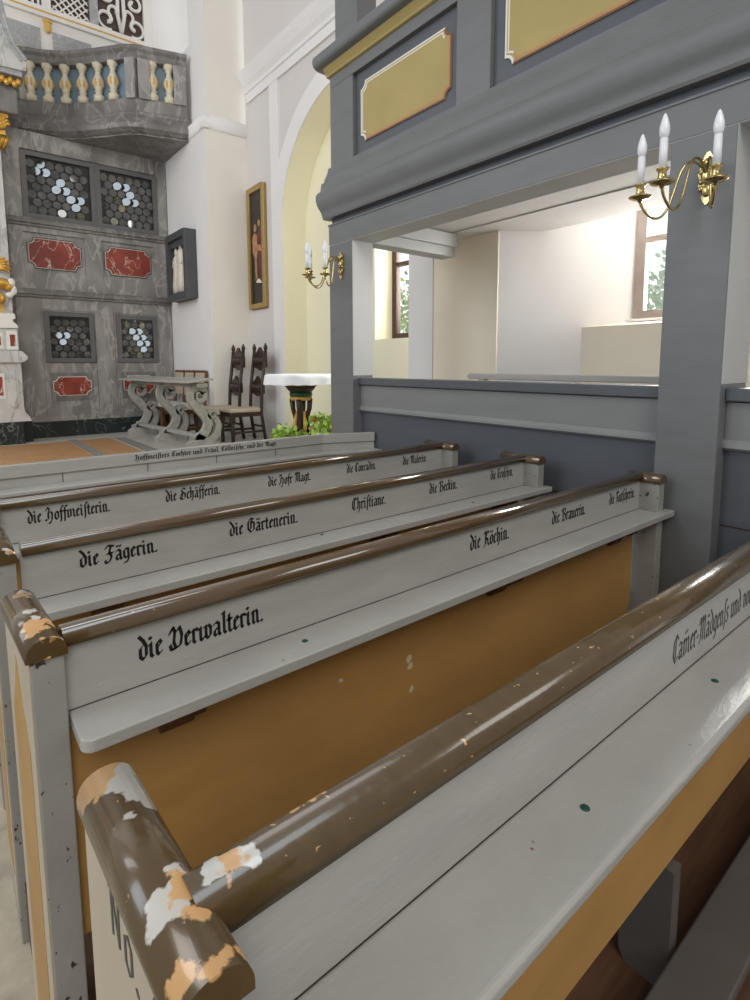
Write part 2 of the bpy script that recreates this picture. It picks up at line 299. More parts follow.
# ------------------------------------------------------------------ blackletter pen
def Mn(x, h=1.0): return [(x-.1, .86*h), (x+.02, .98*h), (x+.02, .13), (x+.14, .0)]
def v_(x): return [(x-.08, .9), (x+.06, .98), (x+.06, .2), (x+.24, .02), (x+.42, .25), (x+.42, .8), (x+.26, 1.0)]
G = {
 'i': (.46, [Mn(.16), [(.1, 1.36), (.22, 1.26)]]), 'e': (.56, [[(.44, .2), (.28, .02), (.14, .16), (.14, .82), (.32, 1.0), (.44, .8), (.16, .5)]]),
 'd': (.68, [[(.08, 1.62), (.34, 1.3), (.54, .9), (.54, .25), (.34, 0), (.14, .18), (.14, .78), (.34, .96)]]),
 'n': (.76, [Mn(.14), [(.16, .78), (.4, 1.0), (.52, .86), (.52, .13), (.64, 0)]]),
 'm': (1.14, [Mn(.14), [(.16, .78), (.4, 1.0), (.52, .86), (.52, .1)], [(.54, .78), (.78, 1.0), (.9, .86), (.9, .13), (1.02, 0)]]),
 'r': (.54, [Mn(.14), [(.16, .78), (.36, 1.0), (.48, .86)]]), 'u': (.78, [Mn(.14), [(.28, 0), (.54, .25)], Mn(.54)]),
 'o': (.66, [[(.36, 1.0), (.14, .82), (.14, .18), (.34, 0), (.52, .2), (.52, .82), (.32, 1.0)]]),
 'a': (.72, [[(.1, .86), (.32, 1.0), (.5, .86), (.5, .13), (.62, 0)], [(.5, .56), (.2, .46), (.12, .18), (.26, 0), (.5, .22)]]),
 's': (.56, [[(.46, .88), (.28, 1.0), (.12, .8), (.24, .56), (.44, .4), (.44, .16), (.24, 0), (.08, .1)]]),
 '$': (.44, [[(.16, -.35), (.22, 0), (.22, 1.3), (.4, 1.6), (.54, 1.48)]]),
 'f': (.46, [[(.16, -.35), (.22, 0), (.22, 1.3), (.4, 1.6), (.54, 1.48)], [(.04, .94), (.42, .94)]]),
 't': (.5, [[(.2, 1.3), (.2, .16), (.34, 0), (.46, .12)], [(.04, .94), (.42, .94)]]), 'l': (.42, [[(.06, 1.5), (.2, 1.6), (.2, .15), (.34, 0)]]),
 'h': (.72, [[(.06, 1.5), (.2, 1.6), (.2, .06)], [(.2, .78), (.42, 1.0), (.54, .8), (.52, .05), (.34, -.4)]]),
 'k': (.62, [[(.06, 1.5), (.2, 1.6), (.2, .05)], [(.2, .8), (.42, 1.0), (.46, .78), (.22, .58)], [(.26, .56), (.5, .05)]]),
 'b': (.66, [[(.1, 1.6), (.16, 1.5), (.16, .16), (.34, 0), (.52, .2), (.52, .82), (.34, 1.0), (.16, .8)]]),
 'c': (.5, [[(.44, .84), (.3, 1.0), (.14, .84), (.14, .16), (.3, 0), (.46, .14)]]),
 'g': (.68, [[(.5, .88), (.3, 1.0), (.12, .8), (.12, .2), (.3, .03), (.5, .24)], [(.5, .98), (.52, .0), (.4, -.36), (.12, -.42)]]),
 'v': (.7, [v_(.14)]), 'w': (1.1, [Mn(.14), [(.28, 0), (.52, .3)], v_(.52)]),
 'H': (1.06, [[(.06, 1.25), (.3, 1.62), (.5, 1.36), (.34, .86), (.36, .2), (.12, 0), (.02, .16)], [(.34, .84), (.66, 1.08), (.84, .8), (.78, .1), (.56, -.36), (.4, -.3)]]),
 'S': (1.0, [[(.86, 1.42), (.52, 1.62), (.24, 1.32), (.44, 1.0), (.8, .72), (.82, .26), (.48, 0), (.1, .12), (.04, .36)], [(.16, .56), (.36, .92), (.34, .3)]]),
 'M': (1.24, [[(.06, 1.2), (.26, 1.56), (.34, 1.2), (.32, .24), (.1, 0)], [(.34, 1.2), (.6, 1.58), (.68, 1.3), (.66, .1)], [(.68, 1.24), (.94, 1.58), (1.04, 1.3), (1.0, .16), (1.14, 0)]]),
 'C': (.92, [[(.84, 1.32), (.54, 1.6), (.2, 1.24), (.14, .42), (.42, 0), (.8, .22)], [(.5, 1.4), (.44, .24)]]),
 'J': (.94, [[(.12, 1.3), (.34, 1.6), (.86, 1.46)], [(.6, 1.5), (.46, .95), (.64, .44), (.46, 0), (.14, -.12), (.06, .14)], [(.26, .78), (.78, .82)]]),
 'G': (1.04, [[(.8, 1.44), (.42, 1.6), (.14, 1.16), (.14, .42), (.46, 0), (.86, .24), (.86, 1.0), (.6, 1.2)], [(.5, 1.34), (.48, .4)]]),
 'B': (1.04, [[(.06, 1.26), (.28, 1.56), (.34, 1.2), (.32, .2), (.08, 0)], [(.34, 1.26), (.64, 1.58), (.86, 1.3), (.6, .92), (.9, .62), (.86, .16), (.54, 0), (.32, .16)]]),
 'T': (.96, [[(.1, 1.28), (.38, 1.58), (.9, 1.46)], [(.6, 1.44), (.24, 1.04), (.18, .36), (.5, 0), (.86, .22)], [(.54, 1.24), (.52, .3)]]),
 'V': (1.06, [[(.04, 1.16), (.28, 1.58), (.42, 1.26), (.32, .5), (.46, .06)], [(.04, .36), (.14, .02), (.46, .06), (.8, .2), (.92, .9), (.76, 1.5), (.58, 1.26)]]),
 'K': (1.04, [[(.1, 1.26), (.34, 1.58), (.4, 1.2), (.36, .16), (.14, -.1)], [(.38, .9), (.68, 1.5), (.9, 1.34)], [(.4, .82), (.74, .62), (.76, .2), (.94, 0)]]),
 'F': (.92, [[(.12, 1.3), (.4, 1.6), (.88, 1.46)], [(.46, 1.5), (.34, .9), (.42, .3), (.14, 0), (.04, .14)], [(.24, .84), (.74, .92)]]),
 'N': (.92, [[(.04, 1.2), (.18, 1.5), (.2, .0)], [(.2, 1.45), (.64, .08)], [(.64, .05), (.66, 1.5)]]),
 '4': (.8, [[(.5, -.1), (.5, 1.3), (.08, .42), (.74, .42)]]), '.': (.3, [[(.1, .1), (.2, .02)]]), ':': (.3, [[(.1, .1), (.2, .02)], [(.1, .8), (.2, .72)]]),
 '-': (.4, [[(.08, .5), (.32, .56)]]), ' ': (.45, []), '~': (0, [[(-.85, 1.35), (-.5, 1.45)]]), '"': (0, [[(-.52, 1.4), (-.44, 1.32)], [(-.26, 1.4), (-.18, 1.32)]]),
}
def glyph_text(txt): return txt.replace('ä', 'a"').replace('ö', 'o"').replace('ü', 'u"')
def lettering(txt, x0, x1, xh, plane, parent, name='inscription', m='ink', nib=None, t=.0006):
    """plane(u, v, d) -> world point; letters fill x0..x1, baseline v=0"""
    nib = nib or (.15 if m == 'ink_grey' else .24); txt = glyph_text(txt); width = sum(G[c][0] for c in txt); sx = (x1-x0)/width; mb = MB(); u = x0
    nx, ny = math.cos(.7)*nib/2, math.sin(.7)*nib/2; th = .03
    for c in txt:
        adv, strokes = G[c]
        for st in strokes:
            for (a, b) in zip(st[:-1], st[1:]):
                q = []
                for (px, py) in (a, b):
                    for sg in (-1, 1):
                        for e in (-th, th):
                            q.append((u+(px+sg*nx-e*math.sin(.7))*sx, (py+sg*ny+e*math.cos(.7))*xh))
                for d in (0.0002, t):
                    pass
                mb.hull([plane(p[0], p[1], d) for p in q for d in (.0002, t)])
        u += adv*sx
    return mb.build(name, m, parent)

# ================================================================== SETTING
struct(MB().box(-5, .098, -1.5, 3.9, -.14, -.09).build('floor', 'stone'))
struct(MB().box(.098, 2.64, -1.0, 3.42, -.14, .10).build('floor_podium', 'wood_floor'))
def chancel_floor():
    return struct(MB().box(-5, 4.1, 3.46, 9.98, -.14, .46).build('floor_chancel', 'step'))
chancel_floor()
struct(box('floor_loge', 'wood_floor', None, 2.72, 4.8, -1.2, 3.46, .2, .3))
# inlaid parquet and runners on the chancel floor (patterns of the floor)
def parquet():
    mb = MB()
    for x0, x1 in ((-1.2, 1.48), (1.62, 2.04)):
        mb.box(x0, x1, 4.2, 9.0, .459, .463)
    return struct(mb.build('floor_parquet', 'parquet'))
parquet()
m = M['parquet']; nt = m.node_tree; geo = nt.nodes.new('ShaderNodeNewGeometry'); bk = nt.nodes.new('ShaderNodeTexBrick'); bk.inputs['Scale'].default_value = 4
bk.inputs['Color1'].default_value = (0, 0, 0, 1); bk.inputs['Color2'].default_value = (.35, .35, .35, 1); bk.inputs['Mortar'].default_value = (1, 1, 1, 1); bk.inputs['Mortar Size'].default_value = .015
nt.links.new(geo.outputs['Position'], bk.inputs['Vector']); add_layer(m, bk.outputs['Color'], rgb(150, 106, 66))
m = M['carpet']; nt = m.node_tree; geo = nt.nodes.new('ShaderNodeNewGeometry'); wv = nt.nodes.new('ShaderNodeTexWave'); wv.inputs['Scale'].default_value = 9; wv.bands_direction = 'X'
nt.links.new(geo.outputs['Position'], wv.inputs['Vector']); add_layer(m, wv.outputs['Fac'], rgb(150, 146, 138))
tag(box('floor_runner', 'carpet', None, 1.495, 1.605, 4.2, 9.1, .4605, .467), 'narrow grey striped runner between the two parquet fields', 'runner')
tag(box('floor_runner', 'carpet', None, 2.09, 2.24, 4.2, 8.9, .4605, .467), 'grey striped runner beside the carved kneeling desk', 'runner')

XW = 3.98                     # inner face of the nave's right wall
def wall_with_arch():
    """wall at XW from y 2.96 to 7.7 with the arched recess"""
    yc, r, zs, top = 5.49, 1.46, 3.5, 5.7
    mb = MB(); n = 28
    arc = [(yc+r*math.cos(PI*i/n), zs+r*math.sin(PI*i/n)) for i in range(n+1)]   # from +y side to -y side
    outer = [(yc+r, .3)]+arc+[(yc-r, .3)]
    def quad(a, b, x=XW): mb.add([(x, a[0], a[1]), (x, b[0], b[1]), (x, b[2], b[3]), (x, a[2], a[3])], [(0, 1, 2, 3)])
    mb.add([(XW, yc+r, .3), (XW, 8.0, .3), (XW, 8.0, top), (XW, yc+r, top)], [(0, 1, 2, 3)])
    mb.add([(XW, yc-r, .3), (XW, 3.145, .3), (XW, 3.145, top), (XW, yc-r, top)], [(0, 1, 2, 3)])
    for a, b in zip(arc[:-1], arc[1:]):
        mb.add([(XW, a[0], a[1]), (XW, b[0], b[1]), (XW, b[0], top), (XW, a[0], top)], [(0, 1, 2, 3)])
    mb.add([(XW, 8.0, top), (XW, 3.145, top), (XW, 3.145, 8.6), (XW, 8.0, 8.6)], [(0, 1, 2, 3)])
    mb.add([(XW, 3.145, 2.76), (XW, -8, 2.76), (XW, -8, 8.6), (XW, 3.145, 8.6)], [(0, 1, 2, 3)]); mb.add([(XW, -.9, -.1), (XW, -8, -.1), (XW, -8, 2.76), (XW, -.9, 2.76)], [(0, 1, 2, 3)])
    o = struct(mb.build('wall_right', 'wall_field'))
    mb = MB(); XB = 4.35
    for a, b in zip(outer[:-1], outer[1:]):
        mb.add([(XW, a[0], a[1]), (XW, b[0], b[1]), (XB, b[0], b[1]), (XB, a[0], a[1])], [(0, 1, 2, 3)], True)
    # back wall of the recess with the window opening y 3.85..5.15, z 1.87..3.55
    wy0, wy1, wz0, wz1 = 4.06, 5.347, 1.885, 3.7
    def q(y0, y1, z0, z1, x=XB): mb.add([(x, y0, z0), (x, y1, z0), (x, y1, z1), (x, y0, z1)], [(0, 1, 2, 3)])
    q(wy1, yc+r, .3, 4.8); q(yc-r, wy0, .3, 4.8); q(wy0, wy1, .3, wz0); q(wy0, wy1, wz1, 4.8)
    for (y0, z0, y1, z1) in ((wy0, wz0, wy1, wz0), (wy1, wz0, wy1, wz1), (wy1, wz1, wy0, wz1), (wy0, wz1, wy0, wz0)):
        mb.add([(XB, y0, z0), (XB, y1, z1), (XB+.36, y1, z1), (XB+.36, y0, z0)], [(0, 1, 2, 3)])
    struct(mb.build('wall_recess', 'wall_yellow'))
    # archivolt band and pilaster strip, proud of the wall
    mb = MB(); R0, R1 = r+.0, r+.27
    for i in range(n):
        a0, a1 = PI*i/n, PI*(i+1)/n
        p = lambda rr, a: (yc+rr*math.cos(a), zs+rr*math.sin(a))
        P = [p(R0, a0), p(R1, a0), p(R1, a1), p(R0, a1)]
        mb.add([(XW-.025, *t) for t in P]+[(XW, *t) for t in P], [(0, 1, 2, 3), (1, 2, 6, 5), (0, 3, 7, 4)])
    mb.box(XW-.025, XW, yc+r, yc+r+.27, .46, zs); mb.box(XW-.024, XW, yc+r+.02, yc+r+.27, zs, 5.62)
    struct(mb.build('trim_1', 'wall'))
wall_with_arch()
def loge_niche():
    # splayed niche with window 1
    mb = MB(); a = (XW, 3.145); b = (5.05, 2.40); c = (5.05, 1.0); d = (XW, .45); zt = 3.1
    mb.add([(a[0], a[1], .3), (b[0], b[1], .3), (b[0], b[1], zt), (a[0], a[1], zt)], [(0, 1, 2, 3)])
    mb.add([(d[0], d[1], .3), (c[0], c[1], .3), (c[0], c[1], zt), (d[0], d[1], zt)], [(0, 1, 2, 3)])
    mb.add([(XW, d[1], .3), (XW, -1.2, .3), (XW, -1.2, 2.76), (XW, d[1], 2.76)], [(0, 1, 2, 3)])
    mb.add([(5.05, 2.40, 3.1), (5.05, 1.0, 3.1), (4.3, .6, 2.75), (4.3, 2.93, 2.75)], [(0, 1, 2, 3)])
    struct(mb.build('wall_niche', 'wall'))
    mb = MB(); xa = 4.62; t = (xa-XW)/(5.05-XW)
    ya, yb = 3.145-.745*t, .45+.55*t
    mb.add([(xa, ya, .3), (xa, yb, .3), (xa, yb, 1.905), (xa, ya, 1.905), (5.05, 2.40, 1.965), (5.05, 1.0, 1.965)], [(0, 1, 2, 3), (3, 2, 5, 4)])
    struct(mb.build('wall_apron', 'wall_warm'))
loge_niche()
def window(name, x, y0, y1, z0, z1, fm, mull_z, mull_y, label):
    root = MB().box(x, x+.07, y0, y0+.085, z0, z1).box(x, x+.07, y1-.085, y1, z0, z1).box(x, x+.07, y0+.085, y1-.085, z0, z0+.08).box(x, x+.07, y0+.085, y1-.085, z1-.08, z1).build(name, fm, None)
    struct(root)
    mb = MB().box(x+.01, x+.06, y0+.085, y1-.085, mull_z-.025, mull_z+.025).box(x+.005, x+.065, mull_y-.03, mull_y+.03, z0+.08, mull_z-.025).box(x+.005, x+.065, mull_y-.03, mull_y+.03, mull_z+.025, z1-.08)
    mb.build('glazing_bar', fm, root)
    MB().box(x+.03, x+.034, y0+.08, y1-.08, z0+.07, z1-.07).build('glass_pane', 'glass', root)
window('window_1', 4.98, 1.0, 2.415, 1.965, 3.1, 'oak_frame', 2.66, 1.72, '')
window('window_2', 4.63, 4.06, 5.347, 1.885, 3.7, 'red_wood', 2.82, 4.7, '')
struct(MB().box(4.86, 5.04, 1.0, 2.43, 1.945, 1.968).build('trim_2', 'wall'))
struct(MB().box(2.79, 4.32, -1.2, 3.96, 2.745, 2.80).build('ceiling', 'wall'))
mb = MB()
for x in (3.05, 3.70): mb.box(x, x+.014, -1.2, 3.9, 2.738, 2.7455)
struct(mb.build('trim_3', 'pale'))
# plaster strip of the right wall beside the arch and warm face of the wall pier
struct(box('wall_strip', 'wall', None, 3.955, 4.02, 3.945, 4.30, .3, 2.9))
struct(MB().box(3.965, 3.979, 3.147, 3.944, .3, 2.744).build('wall_pier', 'wall_warm'))

# triumphal arch pier, chancel side wall, back wall
def chancel_walls():
    mb = MB(); YP = 8.0; XC = 3.32
    mb.add([(XC, YP, .46), (XW+.4, YP, .46), (XW+.4, YP, 5.1), (XC, YP, 5.1)], [(0, 1, 2, 3)])
    mb.add([(XC+.06, YP+.06, 5.1), (XW+.6, YP+.06, 5.1), (XW+.6, YP+.06, 8.6), (XC+.06, YP+.06, 8.6)], [(0, 1, 2, 3)])
    struct(mb.build('wall_arch_pier', 'wall_cream'))
    mb = MB()
    mb.add([(XC, YP, .46), (XC, 9.96, .46), (XC, 9.96, 5.1), (XC, YP, 5.1)], [(0, 1, 2, 3)])
    mb.add([(XC+.06, YP+.06, 5.1), (XC+.06, 9.96, 5.1), (XC+.06, 9.96, 6.4), (XC+.06, YP+.06, 6.4)], [(0, 1, 2, 3)])
    mb.add([(XC+.06, YP+.06, 6.4), (XC+.06, 8.62, 6.4), (XC+.06, 8.62, 8.6), (XC+.06, YP+.06, 8.6)], [(0, 1, 2, 3)])
    mb.add([(XC+.06, 8.62, 6.4), (XC+.9, 8.62, 6.7), (XC+.9, 8.62, 8.6), (XC+.06, 8.62, 8.6)], [(0, 1, 2, 3)])
    mb.add([(XC+.06, 8.62, 6.4), (XC+.9, 8.62, 6.5), (XC+.9, 9.96, 6.5), (XC+.06, 9.96, 6.4)], [(0, 1, 2, 3)])
    struct(mb.build('wall_chancel', 'wall'))
    struct(MB().add([(-3, 10.0, .46), (4.3, 10.0, .46), (4.3, 10.0, 8.8), (-3, 10.0, 8.8)], [(0, 1, 2, 3)]).build('wall_back', 'wall'))
    # impost moulding round the pier
    prof = [(.02, 5.0), (-.012, 5.0), (-.03, 5.03), (-.04, 5.08), (-.042, 5.14), (-.03, 5.18), (-.005, 5.205), (.07, 5.21), (.07, 5.0)]
    mb = MB().prism([(YP+a, z) for a, z in prof], 'x', XC-.04, XW+.3, True)
    mb.prism([(XC+a, z) for a, z in prof], 'y', YP-.04, 9.2, True)
    struct(mb.build('trim_4', 'wall'))
    # nave cornice
    prof = [(0, 5.47), (-.03, 5.47), (-.03, 5.59), (-.05, 5.60), (-.05, 5.65), (-.09, 5.71), (-.13, 5.80), (-.15, 5.86), (-.10, 5.92), (0, 5.98)]
    mb = MB().prism([(XW+a, z) for a, z in prof], 'y', 4.2, 7.92)
    struct(mb.build('trim_5', 'wall'))
    struct(box('wall_upper', 'wall_field', None, XW-.03, XW+.05, 4.2, 7.80, 5.98, 8.6))
chancel_walls()

# trees outside
def tree(loc, h, label, lm='leaf2'):
    t = thing('tree', loc, label, 'tree', 'trees outside the windows'); rnd = random.Random(int(h*10))
    MB().tube([loc, (loc[0]+.1, loc[1], loc[2]+h*.5), (loc[0], loc[1]+.1, loc[2]+h*.8)], [.14, .1, .05]).build('trunk', 'bark', t)
    mb = MB()
    for i in range(1500):
        a, b, rr = rnd.uniform(0, 2*PI), rnd.uniform(-1, 1), rnd.uniform(.3, 1)
        p = Vector((loc[0]+1.1*rr*math.cos(a)*math.sqrt(1-b*b), loc[1]+1.2*rr*math.sin(a)*math.sqrt(1-b*b), loc[2]+h*.72+1.4*rr*b))
        n = Vector((rnd.uniform(-1, 1), rnd.uniform(-1, 1), rnd.uniform(-1, 1))).normalized(); u = n.orthogonal().normalized(); w = n.cross(u); s = rnd.uniform(.05, .10)
        mb.add([p+u*s, p+w*s*.6, p-u*s, p-w*s*.6], [(0, 1, 2, 3)])
    mb.build('foliage', lm, t)
tree((9.0, 9.6, -.6), 4.2, 'leafy green tree seen through the left brown window')
tree((10.5, 4.3, -.6), 4.0, 'pale green tree seen through the right window of the loge', 'leaf3')

# ================================================================== PEWS
def pew(yb, capf, capb, capm, railm, texts, zj, base, label, number=None, capr=(-.095, .16), plain_side=False, dx=0, skew=0, rh=(.060, .042, 1.045), bev=.004, studs=(), brackets=(.355, 1.44, 2.24), sh=.118):
    p = thing('church_pew', (1.3, yb, .1), label, 'pew', 'painted church pews')
    # rail with rounded top
    prof = half_round(rh[0], rh[1], yb-.014+rh[0]/2, rh[2], 18, .34, .72)
    MB().prism(prof, 'x', .153, 2.475, True).build('rail', railm, p)
    bd = box('name_board', 'pew', p, .150, 2.472, yb, yb+.024, zj-.03, 1.047)
    # shelf: bullnosed plank with a rounded left front corner, running on past the end panel
    t = .027; yf = yb-sh; x0, x1 = .156, 2.568; pts = [(x0, yb+.006), (x0, yf+.024)]
    pts += [(x0+.024-.024*math.cos(PI/2*i/6), yf+.024-.024*math.sin(PI/2*i/6)) for i in range(1, 7)]
    pts += [(x1, yf), (x1, yb-.10 if capr[0] > -.05 else yb-.075), (2.469, yb-.075), (2.469, yb+.006)]
    MB().prism(pts, 'z', zj-t, zj).build('book_shelf', 'pew', p, bev, 4)
    MB().box(.156, 2.47, yb-.0008, yb+.002, zj, zj+.0022).build('joint_line', 'dark_wood', p)
    # ochre back panel, rounded lower right corner
    xr = 2.435; zb = .43; z1 = zj-t-.001; rr = .06
    poly = [(.150, zb), (xr-rr, zb)]+[(xr-rr+rr*math.sin(PI/2*i/5), zb+rr-rr*math.cos(PI/2*i/5)) for i in range(1, 6)]+[(xr, z1), (.150, z1)]
    MB().prism(poly, 'y', yb+.003, yb+.026).build('back_panel', 'ochre', p)
    for bx in brackets:
        MB().prism([(yb+.004, z1), (yb-.10, z1), (yb-.09, z1-.025), (yb-.05, z1-.035), (yb-.015, z1-.085), (yb+.004, z1-.09)], 'x', bx-.035, bx+.035).build('shelf_bracket', 'bracket', p)
    # aisle end panel
    def K(mb): mb.v = [(a+dx-skew*(b-capf)/(capb-capf), b, c) for a, b, c in mb.v]; return mb
    e = K(MB().box(.097, .153, capf+.006, capb-.006, base, 1.048)).build('end_panel', 'pew_end', p, .003)
    K(MB().prism(half_round(.068, .040, .124, 1.045, 16, .2), 'y', capf, capb, True)).build('end_cap', capm, e)
    if plain_side:
        K(MB().box(.0955, .0972, capf+.008, capb-.008, base+.1, 1.044)).build('side_panel', 'pew_side', e)
    else:
        yc = (capf+capb)/2; w = .085
        K(MB().box(.0955, .0972, capf+.008, capb-.008, base+.1, 1.044)).build('side_panel', 'pew_side', e)
        K(MB().prism([(yc-w, base+.18), (yc+w, base+.18), (yc+w, .86), (yc+w*.45, .93), (yc+w*.1, 1.0), (yc-w*.3, .93), (yc-w, .84)], 'x', .0945, .0957)).build('painted_field', 'ochre', e)
    if number:
        lettering(number[0], *number[1:4], lambda u, v, d: (.0953+dx-skew*(-u-capf)/(capb-capf)-d, -u, number[4]+v), e, 'pew_number', 'ink_grey', .12)
    # wall end panel
    f, b = yb+capr[0], yb+capr[1]
    e2 = MB().box(2.472, 2.528, f+.006, b-.006, .1, 1.048).build('end_panel', 'pew_end', p, .003)
    MB().prism(half_round(.068, .040, 2.50, 1.045, 16, .2), 'y', f, b, True).build('end_cap', 'rail', e2)
    # seat on the far side and its supports
    box('seat', 'kneel', p, .153, 2.472, yb+.03, yb+.34, .52, .55, bevel=.005)
    for lx, ya, yb_, zt in ((1.235, yb-.012, yb+.105, .42), (2.37, yb+.07, yb+.30, .52)):
        MB().prism([(ya, zt), (ya, .1), (yb_-.015, .1), (yb_, .13), (yb_, zt)], 'x', lx, lx+.04).build('leg', 'kneel', p)
    for (sx, sy) in studs:
        MB().lathe([(.0005, 0), (.0078, 0), (.0065, .0015), (.0005, .002)], (sx, sy, zj), 'z', 12).build('round_stud', 'stud', p)
    for (t_, a, b_, z, h, ink) in texts:
        lettering(t_, a, b_, h, (lambda u, v, d, z=z, a=a: (u, yb-d, z+v)), p, 'inscription', ink)
    return p
XH = .0315
pew(.455, .385, .695, 'cap4', 'rail4', [('Cam~er-Mädgen$s und vor Fr', 1.185, 1.735, .938, .038, 'ink_grey')], .896, -.09,
    'nearest church pew with badly chipped brown cap and No. 4 on its aisle side', ('No. 4', -.59, -.43, .042, .974), plain_side=True, bev=.009, dx=.02, skew=.013,
    studs=((.737, .395), (1.269, .399)), sh=.13)
pew(1.13, 1.105, 1.395, 'cap3', 'rail', [('die Verwalterin.', .287, .572, .972, XH, 'ink'), ('die Köchin.', 1.312, 1.515, .978, XH, 'ink'), ('die Brauerin.', 1.775, 2.01, .976, XH, 'ink'), ('die Kut$cherin.', 2.2, 2.425, .98, XH, 'ink')], .917, -.09,
    'church pew lettered die Verwalterin and die Köchin, second from the front of the photo', capr=(-.09, .06), skew=.014, rh=(.052, .032, 1.053), studs=((.651, 1.072),), brackets=(.355, 1.44, 2.24))
pew(1.757, 1.72, 2.01, 'cap', 'rail', [('die Jägerin.', .296, .522, .982, XH, 'ink'), ('die Gärtenerin.', .768, 1.045, .98, XH, 'ink'), ('Chri$tiane.', 1.302, 1.486, .98, XH, 'ink'), ('die Beckin.', 1.75, 1.938, .98, XH, 'ink'), ('die Tro$chin.', 2.19, 2.376, .986, XH, 'ink')], .916, -.09,
    'church pew lettered die Jägerin and Christiane, third from the front of the photo', dx=-.016, rh=(.052, .032, 1.053), studs=((1.14, 1.735), (1.98, 1.69)))
pew(2.375, 2.33, 2.62, 'cap', 'rail', [('die Hoffmei$terin.', .236, .525, .984, XH, 'ink'), ('die Schäfferin.', .75, 1.0, .984, XH, 'ink'), ('die Hofr Magt.', 1.248, 1.496, .98, XH, 'ink'), ('die Conradin.', 1.728, 1.936, .984, XH, 'ink'), ('die Malerin', 2.142, 2.334, .98, XH, 'ink')], .916, -.09,
    'church pew lettered die Hoffmeisterin and die Schäfferin, just behind the plain grey front stall', dx=-.01, rh=(.052, .032, 1.053))

def front_stall():
    p = thing('stall', (1.3, 3.45, .1), 'low grey front stall with a cranked right end and lettering along its top board', 'pew')
    y = 3.42; xk = 2.26; K = (2.262, y); E = (2.644, 3.27)
    def run(name, m, d0, d1, z0, z1, bevel=0):
        """two straight runs offset d0 (front) to d1 (back) from the kinked line"""
        pts = [(.1, y+d0), (xk, y+d0), (E[0], E[1]+d0), (E[0], E[1]+d1), (xk, y+d1), (.1, y+d1)]
        return MB().prism(pts, 'z', z0, z1).build(name, m, p, bevel)
    top = run('top_board', 'pew', -.012, .03, .982, 1.052, .004)
    run('name_board', 'pew', 0, .02, .44, .982)
    mb = MB(); 
    for x in (.52, .98, 1.42, 1.86): mb.box(x, x+.004, y-.0015, y+.001, .93, .98)
    mb.build('board_joint', 'dark_wood', p)
    pts = [(.22, y-.13), (xk-.03, y-.13), (E[0], E[1]-.115), (E[0], E[1]-.001), (xk, y-.001), (.22, y-.001)]
    MB().prism(pts, 'z', .905, .928).build('book_shelf', 'pew', p, .006, 3)
    box('end_panel', 'pew_end', p, .05, .10, y-.05, y+.25, .0, 1.052, bevel=.003)
    box('seat', 'kneel', p, .1, 2.3, y+.04, y+.3, .52, .55)
    lettering('Hoffmei$ters Tochter und Fräul. Cöllni$che. und der Magt.',   .905, 1.87, .020, lambda u, v, d: (u, y-.012-d, 1.008+v), p, 'inscription', 'ink')
front_stall()

k = thing('kneeling_bench', (1.3, .37, .1), 'narrow dark grey kneeling plank low on the floor behind the nearest pew', 'kneeling bench')
box('plank', 'kneel', k, .35, 2.45, .315, .432, .20, .23, bevel=.005)
for x in (.5, 1.5, 2.3): box('leg', 'kneel', k, x, x+.04, .33, .42, .1, .2)

